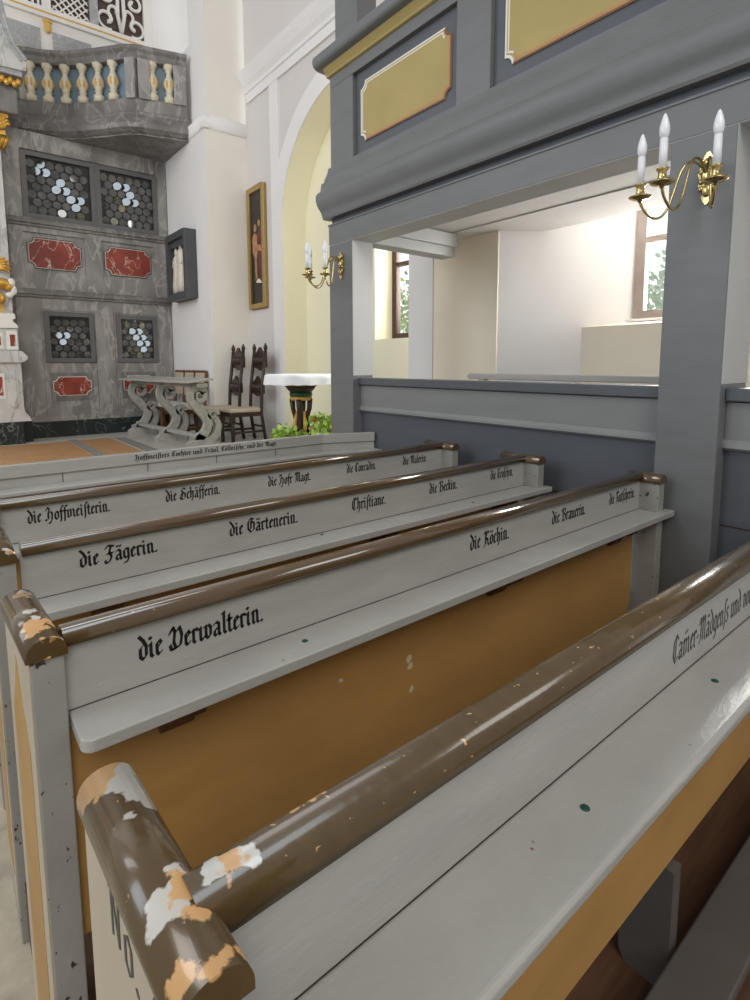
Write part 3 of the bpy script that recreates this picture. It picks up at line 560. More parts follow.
# ================================================================== GALLERY
def gallery():
    p = thing('gallery', (2.6, 1.8, 2.53), 'grey painted gallery front with ochre panels above the side loge', 'gallery')
    XF = 2.575; Y0, Y1 = -.6, 3.755
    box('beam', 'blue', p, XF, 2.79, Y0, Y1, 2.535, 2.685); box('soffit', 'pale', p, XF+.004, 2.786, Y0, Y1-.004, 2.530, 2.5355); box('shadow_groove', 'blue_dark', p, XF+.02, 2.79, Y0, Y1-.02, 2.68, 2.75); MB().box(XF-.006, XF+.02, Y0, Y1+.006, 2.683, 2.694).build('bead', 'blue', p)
    # cornice with its return round the far end
    prof = [(0.02, 2.735), (-.03, 2.735), (-.036, 2.75)]+cat([(-.036, 2.752), (-.044, 2.79), (-.064, 2.84), (-.074, 2.89), (-.070, 2.93), (-.048, 2.957)], 5)+[(-.046, 2.96), (-.04, 3.015)]+cat([(-.026, 3.02), (-.02, 3.05), (-.006, 3.09), (0, 3.13)], 3)
    mb = MB(); rings = []
    for d, z in prof: rings.append([(XF+d, Y0, z), (XF+d, Y1-d, z), (2.95, Y1-d, z)])
    vs = [q for r in rings for q in r]; fs = []
    for i in range(len(rings)-1):
        for j in range(2): fs.append((i*3+j, i*3+j+1, (i+1)*3+j+1, (i+1)*3+j))
    mb.add(vs, fs); n = len(rings)-1
    mb.add([rings[0][0], rings[0][1], rings[0][2], (2.95, Y0, 2.742)], [(0, 1, 2, 3)]); mb.add([rings[n][0], rings[n][1], rings[n][2], (2.95, Y0, 3.13)], [(0, 1, 2, 3)])
    mb.build('cornice', 'blue', p)
    # upper parapet: back field, stiles, rail
    box('field', 'blue_dark', p, 2.612, 2.66, Y0, 3.72, 3.12, 3.80)
    for (a, b) in ((3.43, 3.722), (2.133, 2.392), (.78, 1.04)): MB().box(XF+.004, 2.615, a, b, 3.125, 3.72).build('stile', 'blue', p, .004)
    box('top_rail', 'blue', p, XF+.004, 2.64, Y0, 3.722, 3.72, 3.80, bevel=.004)
    capprof = [(.002, 3.80), (-.012, 3.805), (-.018, 3.82), (-.034, 3.845), (-.045, 3.86)]
    mb = MB().prism([(XF+d, z) for d, z in capprof]+[(2.66, 3.86), (2.66, 3.80)], 'y', Y0, 3.745); mb.build('ochre_moulding', 'pan_ochre', p)
    MB().prism([(XF-.045, 3.86)]+cat([(XF-.05, 3.862), (XF-.085, 3.875), (XF-.10, 3.91), (XF-.092, 3.95), (XF-.07, 3.965)], 4)+[(2.68, 3.98), (2.68, 3.86)], 'y', Y0, 3.81).build('handrail', 'blue', p)
    # two ochre panels with scooped corners, white lines above and red lines below
    def scooped(y0, y1, z0, z1, r, n=6):
        out = []
        for cy, cz, a0 in ((y0, z0, PI/2), (y1, z0, PI), (y1, z1, 3*PI/2), (y0, z1, 2*PI)):
            for i in range(n+1):
                a = a0-PI/2*i/n; out.append((cy+r*math.cos(a), cz+r*math.sin(a)))
        return out
    for (y0, y1) in ((2.455, 3.36), (1.13, 2.05)):
        z0, z1 = 3.215, 3.635
        pn = MB().prism(scooped(y0, y1, z0, z1, .05), 'x', 2.604, 2.613).build('ochre_panel', 'pan_ochre', p)
        for k_, (off, wdt) in enumerate(((.0, .011), (.019, .008))):
            A = scooped(y0+off, y1-off, z0+off, z1-off, .05); B = scooped(y0+off+wdt, y1-off-wdt, z0+off+wdt, z1-off-wdt, .05); n = len(A)
            light = MB(); dark = MB()
            for i in range(n):
                a, b, c, d = A[i], A[(i+1) % n], B[(i+1) % n], B[i]
                my = (a[0]+b[0])/2; mz = (a[1]+b[1])/2
                q = (light if (mz > z1-.055 and my > y0+.055) or my > y1-.055 else dark)
                q.add([(2.6032, *a), (2.6032, *b), (2.6032, *c), (2.6032, *d), (2.6045, *a), (2.6045, *b), (2.6045, *c), (2.6045, *d)], [(0, 1, 2, 3), (0, 1, 5, 4), (3, 2, 6, 7)])
            light.build('white_line', 'white_line', pn); dark.build('red_line', 'orange_line' if k_ else 'red_line', pn)
    # posts going up behind the handrail
    for y0 in (3.42, 1.9): box('upper_post', 'blue', p, 2.62, 2.80, y0, y0+.28, 3.96, 5.2)
    # loge bracket beam at the far post
    q = thing('bracket_beam', (3.2, 3.6, 2.53), 'pale stepped beam from the far grey post to the loge wall', 'beam')
    MB().box(2.79, 3.74, 3.46, 3.62, 2.535, 2.62).build('lower_beam', 'pale', q, .004); MB().box(2.79, 3.765, 3.44, 3.64, 2.62, 2.735).build('upper_beam', 'pale', q, .004)
gallery()
def post(y0, y1, x1, label, wide):
    p = thing('gallery_post', (2.6, (y0+y1)/2, .1), label, 'post', 'gallery posts')
    MB().box(2.575, x1-.003, y0, y1, .1 if wide else .46, 2.5295).build('shaft', 'blue', p, .004)
    MB().box(2.579, x1-.002, y0-.0025, y0+.002, 1.49, 2.53).build('pale_side_face', 'pale', p)  # paler sheet on the near side of the shaft, above the parapet only
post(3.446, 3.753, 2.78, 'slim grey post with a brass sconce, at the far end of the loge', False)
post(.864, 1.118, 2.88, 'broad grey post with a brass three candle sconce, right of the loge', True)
def parapet(y0, y1, label):
    p = thing('loge_parapet', (2.66, (y0+y1)/2, .1), label, 'parapet', 'loge parapets')
    box('lower_panel', 'blue_dark', p, 2.662, 2.70, y0, y1, .1, 1.21)
    MB().box(2.65, 2.70, y0, y1, 1.248, 1.412).build('upper_board', 'blue_light', p, .003)
    MB().prism([(2.665, 1.2), (2.646, 1.203), (2.634, 1.215), (2.636, 1.23), (2.648, 1.25), (2.665, 1.25)], 'y', y0, y1).build('ledge_moulding', 'blue_light', p)
    MB().box(2.628, 2.74, y0, y1, 1.416, 1.472).build('cap', 'cap_grey', p, .005)
    mb = MB()
    for z in (.865, .48): mb.box(2.6605, 2.664, y0+.005, y1-.005, z, z+.006)
    mb.build('board_joint', 'dark_wood', p)
parapet(1.12, 3.444, 'long grey parapet with dark blue lower boards between the two posts')
parapet(-.6, .864, 'short piece of grey parapet at the right edge of the photo')
b = thing('loge_bench', (2.93, 1.6, .3), 'pale grey bench inside the loge, its back rail showing above the parapet', 'bench')
MB().prism([(2.55-.02*math.cos(PI*i/8)*0-.02+.02*math.sin(PI*i/8), 1.4925-.0195*math.cos(PI*i/8)) for i in range(9)]+[(.95, 1.512), (.95, 1.473)], 'x', 2.90, 2.935).build('back_rail', 'loge_plank', b, .006)
box('seat', 'loge_plank', b, 2.95, 3.25, .97, 2.5, .72, .75)
for y in (1.2, 2.4): box('leg', 'loge_plank', b, 2.90, 2.95, y, y+.05, .3, 1.475)

# ------------------------------------------------------------------ sconces
def sconce(x, y, z, label, k=1.0):
    p = thing('wall_sconce', (x, y, z), label, 'sconce', 'brass three candle sconces')
    mb = MB()
    prof = [(-.105, .004), (-.09, .014), (-.075, .02), (-.06, .015), (-.045, .028), (-.02, .034), (0, .03), (.02, .036), (.045, .03), (.06, .018), (.075, .024), (.09, .014), (.105, .006)]
    poly = [(y+w, z+h) for h, w in prof]+[(y-w, z+h) for h, w in prof[::-1]]
    mb.prism(poly, 'x', x-.012, x)
    mb.sphere((x-.016, y, z+.01), (.016, .024, .036)); mb.sphere((x-.016, y, z+.062), (.012, .014, .018)); mb.sphere((x-.014, y, z-.05), (.012, .018, .026))
    for s in (-1, 1):
        for h in (.03, -.01, -.04, .07): mb.sphere((x-.012, y+s*.022, z+h), (.010, .011, .013), 10, 6)
    mb.build('back_plate', 'brass', p)
    for dx, dy in ((-.30*k, .137*k), (-.42*k, 0), (-.30*k, -.137*k)):
        zp = z-.108; L = 1.0
        def q(f, h): return (x-.02+(dx+.02)*f, y+dy*f, z+h)
        pts = []; ctl = [(0, .01), (.08, .04), (.2, .058), (.33, .045), (.42, .0), (.5, -.07), (.58, -.135), (.68, -.17), (.80, -.175), (.91, -.155), (.975, -.13), (1, -.108)]
        for i in range(len(ctl)-1):     # smooth Catmull-Rom
            P = [ctl[max(i-1, 0)], ctl[i], ctl[i+1], ctl[min(i+2, len(ctl)-1)]]
            for kk in range(4):
                t = kk/4; c = [0.5*((2*P[1][j])+(-P[0][j]+P[2][j])*t+(2*P[0][j]-5*P[1][j]+4*P[2][j]-P[3][j])*t*t+(-P[0][j]+3*P[1][j]-3*P[2][j]+P[3][j])*t**3) for j in (0, 1)]
                pts.append(q(*c))
        pts.append(q(1, -.108)); 
        a = MB().tube(pts, .0052, 8).build('arm', 'brass', p)
        c = (x+dx, y+dy, zp)
        MB().lathe([(.002, -.012), (.008, -.008), (.010, 0), (.034, .004), (.043, .010), (.043, .013), (.03, .009), (.012, .012), (.014, .018), (.017, .024), (.014, .034), (.015, .05), (.022, .056), (.022, .06), (.002, .06)], c, 'z', 18).build('drip_cup', 'brass', a)
        MB().lathe([(.0145, .058), (.014, .165), (.002, .166)], c, 'z', 16).build('candle_tube', 'candle', a)
        MB().lathe([(.010, .163), (.0165, .178), (.0185, .192), (.0172, .21), (.012, .230), (.006, .247), (.001, .254)], c, 'z', 16).build('flame_bulb', 'bulb', a)
sconce(2.575, .962, 2.342, 'brass sconce with three white candle bulbs on the broad right post')
sconce(2.575, 3.58, 2.35, 'brass sconce on the slim far post, in front of the yellow arch', .76)

# ================================================================== MARBLED SCREEN
def octo(x0, x1, z0, z1, r):
    out = []
    for cx, cz, a0 in ((x0, z0, PI/2), (x1, z0, PI), (x1, z1, 3*PI/2), (x0, z1, 2*PI)):
        for i in range(5): a = a0-PI/2*i/4; out.append((cx+r*math.cos(a), cz+r*math.sin(a)))
    return out
def screen():
    p = thing('marbled_screen', (2.1, 9.75, .46), 'tall grey marbled wooden screen with red panels and bullseye windows under the balcony', 'screen')
    YS = 9.7; rnd = random.Random(3)
    mb = MB()
    mb.box(.95, 3.31, YS+.03, YS+.08, .46, 5.0)                       # back board
    def fr(x0, x1, z0, z1, d=0): mb.box(x0, x1, YS-d, YS+.032, z0, z1)
    # lower stage
    fr(1.02, 1.33, .74, 2.6); fr(2.08, 2.36, .74, 2.6); fr(3.06, 3.31, .74, 2.6)
    fr(1.33, 2.08, 2.42, 2.6); fr(2.36, 3.06, 2.42, 2.6)
    fr(1.33, 2.08, .74, .8); fr(2.36, 3.06, .74, .8)
    # middle stage
    fr(1.0, 1.18, 2.72, 3.65); fr(2.0, 2.24, 2.72, 3.65); fr(3.05, 3.31, 2.72, 3.65)
    fr(1.18, 2.0, 2.72, 2.985); fr(2.24, 3.05, 2.72, 2.985); fr(1.18, 2.0, 3.555, 3.65); fr(2.24, 3.05, 3.555, 3.65)
    # upper stage
    fr(.98, 1.2, 3.75, 5.0); fr(3.14, 3.31, 3.75, 5.0); fr(1.2, 3.12, 4.74, 5.0)
    mb.build('framework', 'marble', p, .006)
    for grp in (((2.60, 2.64, .03), (2.64, 2.70, .055), (2.70, 2.73, .03)), ((3.64, 3.68, .03), (3.68, 3.73, .05), (3.73, 3.76, .025))):
        m2 = MB()
        for (z0, z1, d) in grp: m2.box(.98, 3.315, YS-d, YS+.02, z0, z1)
        m2.build('cornice', 'marble_dark', p, .006)
    MB().box(1.1, 3.315, YS-.03, YS+.02, .70, .78).build('base_rail', 'marble', p, .006)
    MB().box(1.1, 3.315, YS-.04, YS+.03, .46, .71).build('plinth', 'green_plinth', p)
    # red panels
    for (x0, x1, z0, z1, s) in ((1.24, 1.93, 3.05, 3.47, .02), (2.30, 2.99, 3.05, 3.47, .02)):
        MB().prism(octo(x0-.025, x1+.025, z0-.025, z1+.025, .09), 'y', YS+.022, YS+.031).build('panel_border', 'marble_white' if s > 1 else 'relief_frame', p)
        MB().prism(octo(x0-.008, x1+.008, z0-.008, z1+.008, .085), 'y', YS+.016, YS+.0225).build('panel_edge', 'marble_white', p)
        MB().prism(octo(x0, x1, z0, z1, .085), 'y', YS+.008, YS+.0165).build('red_panel', 'red', p)
    EYE = Vector((0, 0, 1.58)); LAMP = Vector((-6.0, 3.0, 4.4))
    def tilt(x, z):
        # hand-spun discs sit unevenly in their lead: chosen patches are tilted on purpose to glint with the nave lamp
        c = Vector((x, YS, z)); near = min((Vector((x-a, 0, z-b)).length for a, b in ((1.45, 4.45), (1.75, 4.25), (1.95, 4.1), (2.55, 4.45), (2.72, 4.3), (1.6, 2.02), (2.72, 2.12), (2.78, 1.95))))
        if near < .11:
            h = ((EYE-c).normalized()+(LAMP-c).normalized()).normalized(); ax, az = h.x/h.y, h.z/h.y
            return -ax+rnd.uniform(-.03, .03), -az+rnd.uniform(-.03, .03), .022
        return rnd.uniform(-.16, .16), rnd.uniform(-.2, .12), 0
    def glazing(win, x0, x1, z0, z1, r):
        """bullseye panes, each disc a shallow tilted lens"""
        mb = MB(); dx = r*2.06; dz = dx*.866; row = 0; z = z0+r
        while z < z1-r*.6:
            x = x0+r*(1 if row % 2 == 0 else 2.03)
            while x < x1-r*.6:
                ax, az, oy = tilt(x, z); n = 12; vs = [(x, YS+.0130-oy, z)]
                for k in range(n):
                    a = 2*PI*k/n; u, w = r*.94*math.cos(a), r*.94*math.sin(a); vs.append((x+u, YS+.0135-oy+u*ax+w*az, z+w))
                mb.add(vs, [(0, 1+k, 1+(k+1) % n) for k in range(n)], True); x += dx
            z += dz; row += 1
        mb.build('bullseye_glazing', 'bullseye', win)
        MB().box(x0, x1, YS+.024, YS+.03, z0, z1).build('backing_pane', 'pane_dark', win)
    def win(x0, x1, z0, z1, w, r, par=p):
        f = MB().box(x0, x0+w, YS-.02, YS+.03, z0, z1).box(x1-w, x1, YS-.02, YS+.03, z0, z1).box(x0+w, x1-w, YS-.02, YS+.03, z0, z0+w).box(x0+w, x1-w, YS-.02, YS+.03, z1-w, z1).build('window_frame', 'frame_grey', par, .005)
        glazing(f, x0+w, x1-w, z0+w, z1-w, r)
    win(1.2, 2.2, 3.76, 4.72, .07, .062); win(2.2, 3.15, 3.76, 4.72, .07, .062)
    # two leaves: window over a panelled lower half
    for (x0, x1) in ((1.335, 2.075), (2.365, 3.06)):
        d = MB().box(x0, x1, YS+.005, YS+.03, .80, 2.42).build('door_leaf', 'marble', p, .004)
        f = MB().box(x0+.03, x0+.10, YS-.02, YS+.03, 1.62, 2.40).box(x1-.08, x1-.01, YS-.02, YS+.03, 1.62, 2.40).box(x0+.10, x1-.08, YS-.02, YS+.03, 1.62, 1.69).box(x0+.10, x1-.08, YS-.02, YS+.03, 2.33, 2.40).build('leaf_window', 'frame_grey', d, .005)
        rr = .055; mb = MB(); row = 0; z = 1.69+rr
        while z < 2.33-.03:
            x = x0+.10+rr*(1 if row % 2 == 0 else 2.03)
            while x < x1-.08-.02:
                ax, az, oy = tilt(x, z); n = 12; vs = [(x, YS-.0015-oy*.6, z)]
                for k in range(n):
                    a = 2*PI*k/n; u, w = rr*.93*math.cos(a), rr*.93*math.sin(a); vs.append((x+u, YS-.001-oy*.6+u*ax*(1 if oy else .5)+w*az*(1 if oy else .5), z+w))
                mb.add(vs, [(0, 1+k, 1+(k+1) % n) for k in range(n)], True); x += rr*2.06
            z += rr*1.78; row += 1
        mb.v = [(a, b-.008, c) for a, b, c in mb.v]
        MB().box(x0+.10, x1-.08, YS+.0, YS+.0045, 1.69, 2.33).build('backing_pane', 'pane_dark', d)
        mb.build('bullseye_glazing', 'bullseye', d)
        MB().prism([(x0+.07, 1.02), (x1-.07, 1.02), (x1-.07, 1.46), (x0+.07, 1.46)], 'y', YS-.002, YS+.0055).build('panel_field', 'marble_dark', d)
        MB().prism(octo(x0+.10, x1-.10, 1.10, 1.40, .07), 'y', YS-.007, YS-.0015).build('panel_edge', 'marble_white', d)
        MB().prism(octo(x0+.11, x1-.11, 1.11, 1.39, .07), 'y', YS-.012, YS-.0065).build('red_panel', 'red', d)
screen()

# ------------------------------------------------------------------ balcony
def balu_ray(u):
    d = ((u-372)/543*r2+(75-424.5)/543*d2+fw); return d.x, d.y
def balcony():
    p = thing('balcony', (2.5, 9.3, 5.0), 'grey marbled balcony with cream and gold balusters over the screen', 'balcony')
    A = cat([(1.0, 9.93), (1.40, 9.86), (1.82, 9.66), (2.18, 9.30), (2.50, 8.90)], 6); C = (2.65, 8.79); Bp = [(2.65, 8.79), (3.315, 8.60)]
    line = A+[C, Bp[1]]
    def off(pts, d):
        out = []
        for i, q in enumerate(pts):
            a = Vector(pts[max(i-1, 0)]); b = Vector(pts[min(i+1, len(pts)-1)]); t = (b-a).normalized(); n = Vector((t.y, -t.x)); out.append((q[0]+n.x*d, q[1]+n.y*d))
        out[-1] = (pts[-1][0], out[-1][1]); return out
    def sweep(prof, name, m, pts=line, bev=0, par=p):
        rows = [off(pts, d) for d, z in prof]; vs = []; n = len(pts); k = len(prof)
        for (r, (d, z)) in zip(rows, prof): vs += [(a, b, z) for a, b in r]
        fs = [(i*n+j, i*n+j+1, ((i+1) % k)*n+j+1, ((i+1) % k)*n+j) for i in range(k) for j in range(n-1)]
        mb = MB().add(vs, fs); mb.add([vs[i*n] for i in range(k)], [list(range(k))]); mb.add([vs[i*n+n-1] for i in range(k)], [list(range(k))])
        return mb.build(name, m, par, bev)
    # slab with swelling underside
    sweep([(-.12, 5.0), (-.02, 4.99), (.05, 5.02), (.10, 5.06), (.11, 5.12), (.07, 5.2), (.03, 5.26), (.03, 5.3), (0, 5.32), (0, 5.50), (-.12, 5.50)], 'base_moulding', 'marble_dark')
    poly = [(a, b) for a, b in line]+[(3.315, 9.94), (1.0, 9.94)]
    MB().prism(poly, 'z', 4.985, 5.05).build('floor_slab', 'marble_dark', p)
    sweep([(-.11, 6.04), (.0, 6.04), (.02, 6.09), (.02, 6.13), (.05, 6.17), (.05, 6.22), (-.11, 6.22)], 'handrail', 'marble_dark')
    MB().prism([(a, b) for a, b in off(line, -.10)]+[(a, b) for a, b in off(line, -.12)][::-1], 'z', 5.49, 6.05).build('backing_board', 'bal_blue', p)
    def pier(q, ang, w, dpt=.14, nm='pier'):
        c, s = math.cos(ang), math.sin(ang); pts = []
        for u, v in ((-w, -dpt), (w, -dpt), (w, .03), (-w, .03)): pts.append((q[0]+u*c-v*s*-1*-1, q[1]+u*s+v*c))
        pts = [(q[0]+u*c-v*s, q[1]+u*s+v*c) for u, v in ((-w, -.03), (w, -.03), (w, dpt), (-w, dpt))]
        MB().prism(pts, 'z', 5.49, 6.05).build(nm, 'marble', p, .006)
    pier((2.57, 8.84), -.80, .075); pier((2.74, 8.765), -.28, .085); pier((3.22, 8.628), -.28, .09); pier((1.16, 9.89), -.2, .12)
    def baluster(x, y):
        c = (x, y, 5.50)
        b = MB().lathe([(.001, 0), (.078, 0), (.078, .085), (.052, .10), (.045, .14), (.065, .15), (.045, .165), (.07, .23), (.078, .28), (.066, .33), (.04, .39), (.036, .44), (.055, .455), (.04, .47), (.075, .50), (.075, .545), (.001, .545)], c, 'z', 12).build('baluster', 'bal_cream', p)
        mb = MB()
        for k in range(8):
            a = 2*PI*k/8; mb.sphere((x+.070*math.cos(a), y+.070*math.sin(a), 5.765), (.016, .016, .055), 8, 6)
        mb.build('gold_fluting', 'gold_paint', b)
    def at(px):        # point on the centre line set back, found by azimuth of the photo's balusters
        az = px; pts = off(line, -.045)
        best = min(((abs(math.atan2((a[0]*(1-t)+b[0]*t), (a[1]*(1-t)+b[1]*t))-az), (a[0]*(1-t)+b[0]*t, a[1]*(1-t)+b[1]*t)) for a, b in zip(pts[:-1], pts[1:]) for t in [i/20 for i in range(21)]), key=lambda q: q[0]); return best[1]
    for u in (30, 47.5, 65, 82, 98, 113, 151.5, 168): 
        az = math.atan2(*balu_ray(u)); baluster(*at(az))
balcony()

# ------------------------------------------------------------------ upper loge front
def upper_front():
    p = thing('upper_loge_front', (2.1, 9.95, 5.5), 'white marbled loge front with lattice and scrollwork above the balcony', 'loge front')
    Y = 9.965
    box('base_board', 'marble_white', p, -.5, 3.28, Y, Y+.03, 5.2, 6.92)
    for x0, x1 in ((.8, 1.62), (1.78, 2.32)): box('grey_panel', 'marble_mid', p, x0, x1, Y-.012, Y+.002, 6.30, 6.62)
    MB().box(-.5, 3.28, Y-.05, Y+.03, 6.78, 6.93).build('ledge', 'marble_white', p, .01); 
    MB().box(-.5, 3.28, Y-.06, Y+.01, 6.84, 6.86).build('ledge_line', 'gold_paint', p)
    for x0, x1, m in ((1.66, 1.78, 'marble_white'), (2.32, 2.44, 'marble_mid'), (3.14, 3.28, 'marble_white'), (.6, .75, 'marble_white')): MB().box(x0, x1, Y-.04, Y+.02, 6.93, 8.4).build('pilaster', m, p)
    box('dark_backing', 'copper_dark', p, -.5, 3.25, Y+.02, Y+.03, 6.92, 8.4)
    mb = MB()
    for i in range(12): x = .78+i*.075; mb.box(x, x+.03, Y-.01, Y+.01, 6.93, 7.6)
    mb.build('bar_lattice', 'marble_white', p)
    mb = MB()
    for s in (-1, 1):
        for i in range(-8, 9):
            x = 2.05+i*.11; a = (x-s*.5, 6.93); b = (x+s*.5, 7.93)
            # clip to the opening
            pts = [(a[0]+(b[0]-a[0])*t, a[1]+(b[1]-a[1])*t) for t in [k/40 for k in range(41)]]; pts = [q for q in pts if 1.79 < q[0] < 2.31]
            if len(pts) > 1:
                q0, q1 = pts[0], pts[-1]; mb.prism([(q0[0]-.014, q0[1]), (q0[0]+.014, q0[1]), (q1[0]+.014, q1[1]), (q1[0]-.014, q1[1])], 'y', Y-.012+s*.004, Y+.004+s*.004)
    mb.build('diamond_lattice', 'marble_white', p)
    mb = MB()
    def scroll(cx, cz, r, a0, a1, r1, sgn=1):
        pts = []
        for i in range(25):
            t = i/24; a = a0+(a1-a0)*t; rr = r+(r1-r)*t; pts.append((cx+sgn*rr*math.cos(a), Y-.01, cz+rr*math.sin(a)))
        mb.tube(pts, [.035*(1-.4*i/24) for i in range(25)], 6)
    for sg in (-1, 1):
        scroll(2.79+sg*.22, 7.10, .04, 4.5, -2.0, .16, sg); scroll(2.79+sg*.20, 7.45, .03, -4.5, 2.4, .15, sg)
        mb.tube([(2.79, Y-.01, 6.95), (2.79+sg*.05, Y-.01, 7.2), (2.79+sg*.04, Y-.01, 7.6)], .03, 6)
        scroll(2.79+sg*.1, 7.25, .03, 4, -1, .1, sg)
    mb.build('scrollwork', 'marble_white', p)
    MB().sphere((1.72, Y-.03, 6.66), (.05, .03, .09)).sphere((1.72, Y-.03, 6.74), (.065, .035, .03)).build('gold_ornament', 'gold_paint', p)
upper_front()

# ------------------------------------------------------------------ altar at the left edge
def altar():
    p = thing('altar', (0, 9.3, .46), 'marbled high altar with gilding, cut by the left edge of the photo', 'altar')
    F = 9.17
    box('plinth', 'green_plinth', p, -1.6, .955, F-.03, 9.6, .46, .78, bevel=.006); box('plinth_return', 'green_plinth', p, .95, 1.08, F+.16, 9.6, .46, .76)
    MB().prism([(-1.6, .78), (1.06, .78), (1.04, .84), (.985, .92), (.975, 1.0), (.975, 1.62), (-1.55, 1.62)], 'y', F, 9.6).build('pedestal', 'marble_light', p)
    MB().box(.80, .93, F-.012, F+.01, 1.02, 1.50).box(.83, .90, F-.02, F+.01, .98, 1.54).build('raised_panel', 'marble_light', p, .006)
    MB().prism([(-1.6, 1.62), (.99, 1.62), (1.05, 1.66), (1.06, 1.70), (1.02, 1.75), (.99, 1.78), (-1.6, 1.78)], 'y', F-.05, 9.6).build('pedestal_cornice', 'marble_light', p)
    box('upper_pedestal', 'marble_light', p, -1.5, .975, F+.04, 9.6, 1.78, 2.10, bevel=.02)
    for x0, x1, z0, z1, yy in ((.3, .74, 1.16, 1.42, F), (.3, .76, 1.86, 1.98, F+.04), (.87, .93, 1.85, 2.01, F+.04)):
        e = MB().box(x0-.04, x1+.03, yy-.008, yy+.012, z0-.05, z1+.05).build('panel_edge', 'marble_white', p, .004)
        MB().box(x0, x1, yy-.014, yy-.007, z0, z1).build('red_panel', 'red', p)
    MB().prism([(-1.5, 2.10), (.98, 2.10), (.965, 2.15), (.92, 2.19), (.92, 2.22), (.955, 2.24), (.945, 2.30), (-1.5, 2.30)], 'y', F+.02, 9.6).build('white_moulding', 'marble_white', p)
    box('pilaster', 'marble_light', p, .3, .935, F+.08, 9.6, 2.30, 4.66, bevel=.006)
    for z0, z1 in ((2.32, 2.50), (3.15, 4.45)): box('ochre_strip', 'gold_paint', p, .74, .83, F+.065, F+.085, z0, z1)
    mb = MB()
    for i in range(26):
        a = i*.5; mb.sphere((.94+.095*math.cos(a)*(1-i/32), F+.0, 4.84+.085*math.sin(a)*(1-i/32)), .028, 8, 6)
    for i in range(5): mb.tube([(.80+i*.04, F+.05, 4.52), (.82+i*.045, F-.01, 4.62), (.85+i*.045, F+.02, 4.68)], [.03, .035, .012], 6)
    mb.box(.6, 1.0, F+.03, F+.2, 4.70, 4.76); mb.box(.6, 1.04, F, F+.25, 4.92, 4.97); mb.build('gilded_capital', 'gold', p)
    mb = MB()
    for i in range(8):
        a = -.5+i*.36; mb.tube([(.76, F+.02, 2.90), (.76+.10*math.cos(a), F-.03, 2.95+.10*math.sin(a)), (.76+.20*math.cos(a), F-.05, 2.92+.16*math.sin(a))], [.035, .03, .006], 6)
    mb.sphere((.82, F-.02, 2.70), (.12, .06, .075)); mb.sphere((.90, F-.02, 2.66), (.06, .05, .06)); mb.sphere((.78, F-.02, 2.5), (.07, .05, .09)); mb.build('gilded_leafwork', 'gold', p)
    MB().sphere((.93, F-.03, 2.72), (.05, .04, .06)).sphere((.95, F-.03, 2.62), (.04, .03, .07)).sphere((.90, F-.03, 2.55), (.05, .03, .04)).build('white_volute', 'marble_white', p)
    # curved canopy end
    pts = cat([(1.02, 6.3), (1.06, 6.05), (1.10, 5.9), (1.15, 5.77), (1.22, 5.68), (1.27, 5.62)], 4)
    MB().prism(pts+[(1.26, 5.5), (.6, 5.46), (.6, 6.3)], 'y', 8.95, 9.5).build('canopy', 'marble_light', p)
    MB().tube([(a, 8.94, b+.015) for a, b in pts], .022, 8).tube([(a-.06, 8.94, b-.01) for a, b in pts], .014, 8).build('canopy_edge', 'marble_mid', p)
    box('canopy_cornice', 'marble_mid', p, .5, 1.22, 8.98, 9.5, 5.42, 5.50, bevel=.012)
    mb = MB()
    for i in range(7): mb.sphere((.9+i*.045, 9.02, 5.36-.03*(i % 2)), (.035, .03, .05), 8, 6)
    mb.build('gilded_frieze', 'gold', p); box('entablature', 'marble_dark', p, .5, 1.16, 9.1, 9.6, 4.97, 5.42, bevel=.02)
altar()

# ------------------------------------------------------------------ relief and painting
def relief():
    p = thing('framed_relief', (3.3, 8.9, 2.6), 'carved alabaster relief in a deep dark grey box frame on the chancel wall', 'relief')
    x0, x1 = 3.13, 3.318; y0, y1, z0, z1 = 8.46, 9.34, 2.62, 3.66
    MB().box(x0, x1, y0, y0+.09, z0, z1).box(x0, x1, y1-.09, y1, z0, z1).box(x0, x1, y0+.09, y1-.09, z0, z0+.1).box(x0, x1, y0+.09, y1-.09, z1-.1, z1).build('box_frame', 'relief_frame', p, .006)
    box('inner_rim', 'relief_frame', p, x0+.05, x1, y0+.085, y1-.085, z1-.2, z1-.095); box('back_board', 'relief_frame', p, x1-.02, x1, y0+.09, y1-.09, z0+.1, z1-.1)
    mb = MB(); rnd = random.Random(5)
    def fig(yc, h, w):
        zb = z0+.12
        mb.lathe([(w*.9, 0), (w, h*.15), (w*.8, h*.4), (w*.72, h*.55), (w*.85, h*.7), (w*.6, h*.8), (w*.25, h*.85)], (3.265, yc, zb), 'z', 10)
        mb.sphere((3.255, yc, zb+h*.91), (.05, .05, .07), 10, 8)
        for i in range(7): a = rnd.uniform(1.8, 4.4); mb.tube([(3.265+w*.45*math.cos(a)*.95, yc+w*math.sin(a)*.95, zb), (3.265+w*.45*math.cos(a+.2), yc+w*.8*math.sin(a+.2), zb+h*.62)], .02, 5)
        for s in (-1, 1): mb.tube([(3.25, yc+s*w*.8, zb+h*.74), (3.21, yc+s*w*.9, zb+h*.58), (3.205, yc+s*w*.2, zb+h*.62)], [.03, .025, .018], 6)
    fig(9.10, .72, .14); fig(8.90, .82, .16); fig(8.70, .76, .13)
    mb.v = [(3.225+(a-3.265)*.45, b, c) for a, b, c in mb.v]; mb.build('alabaster_figures', 'alabaster', p)
relief()
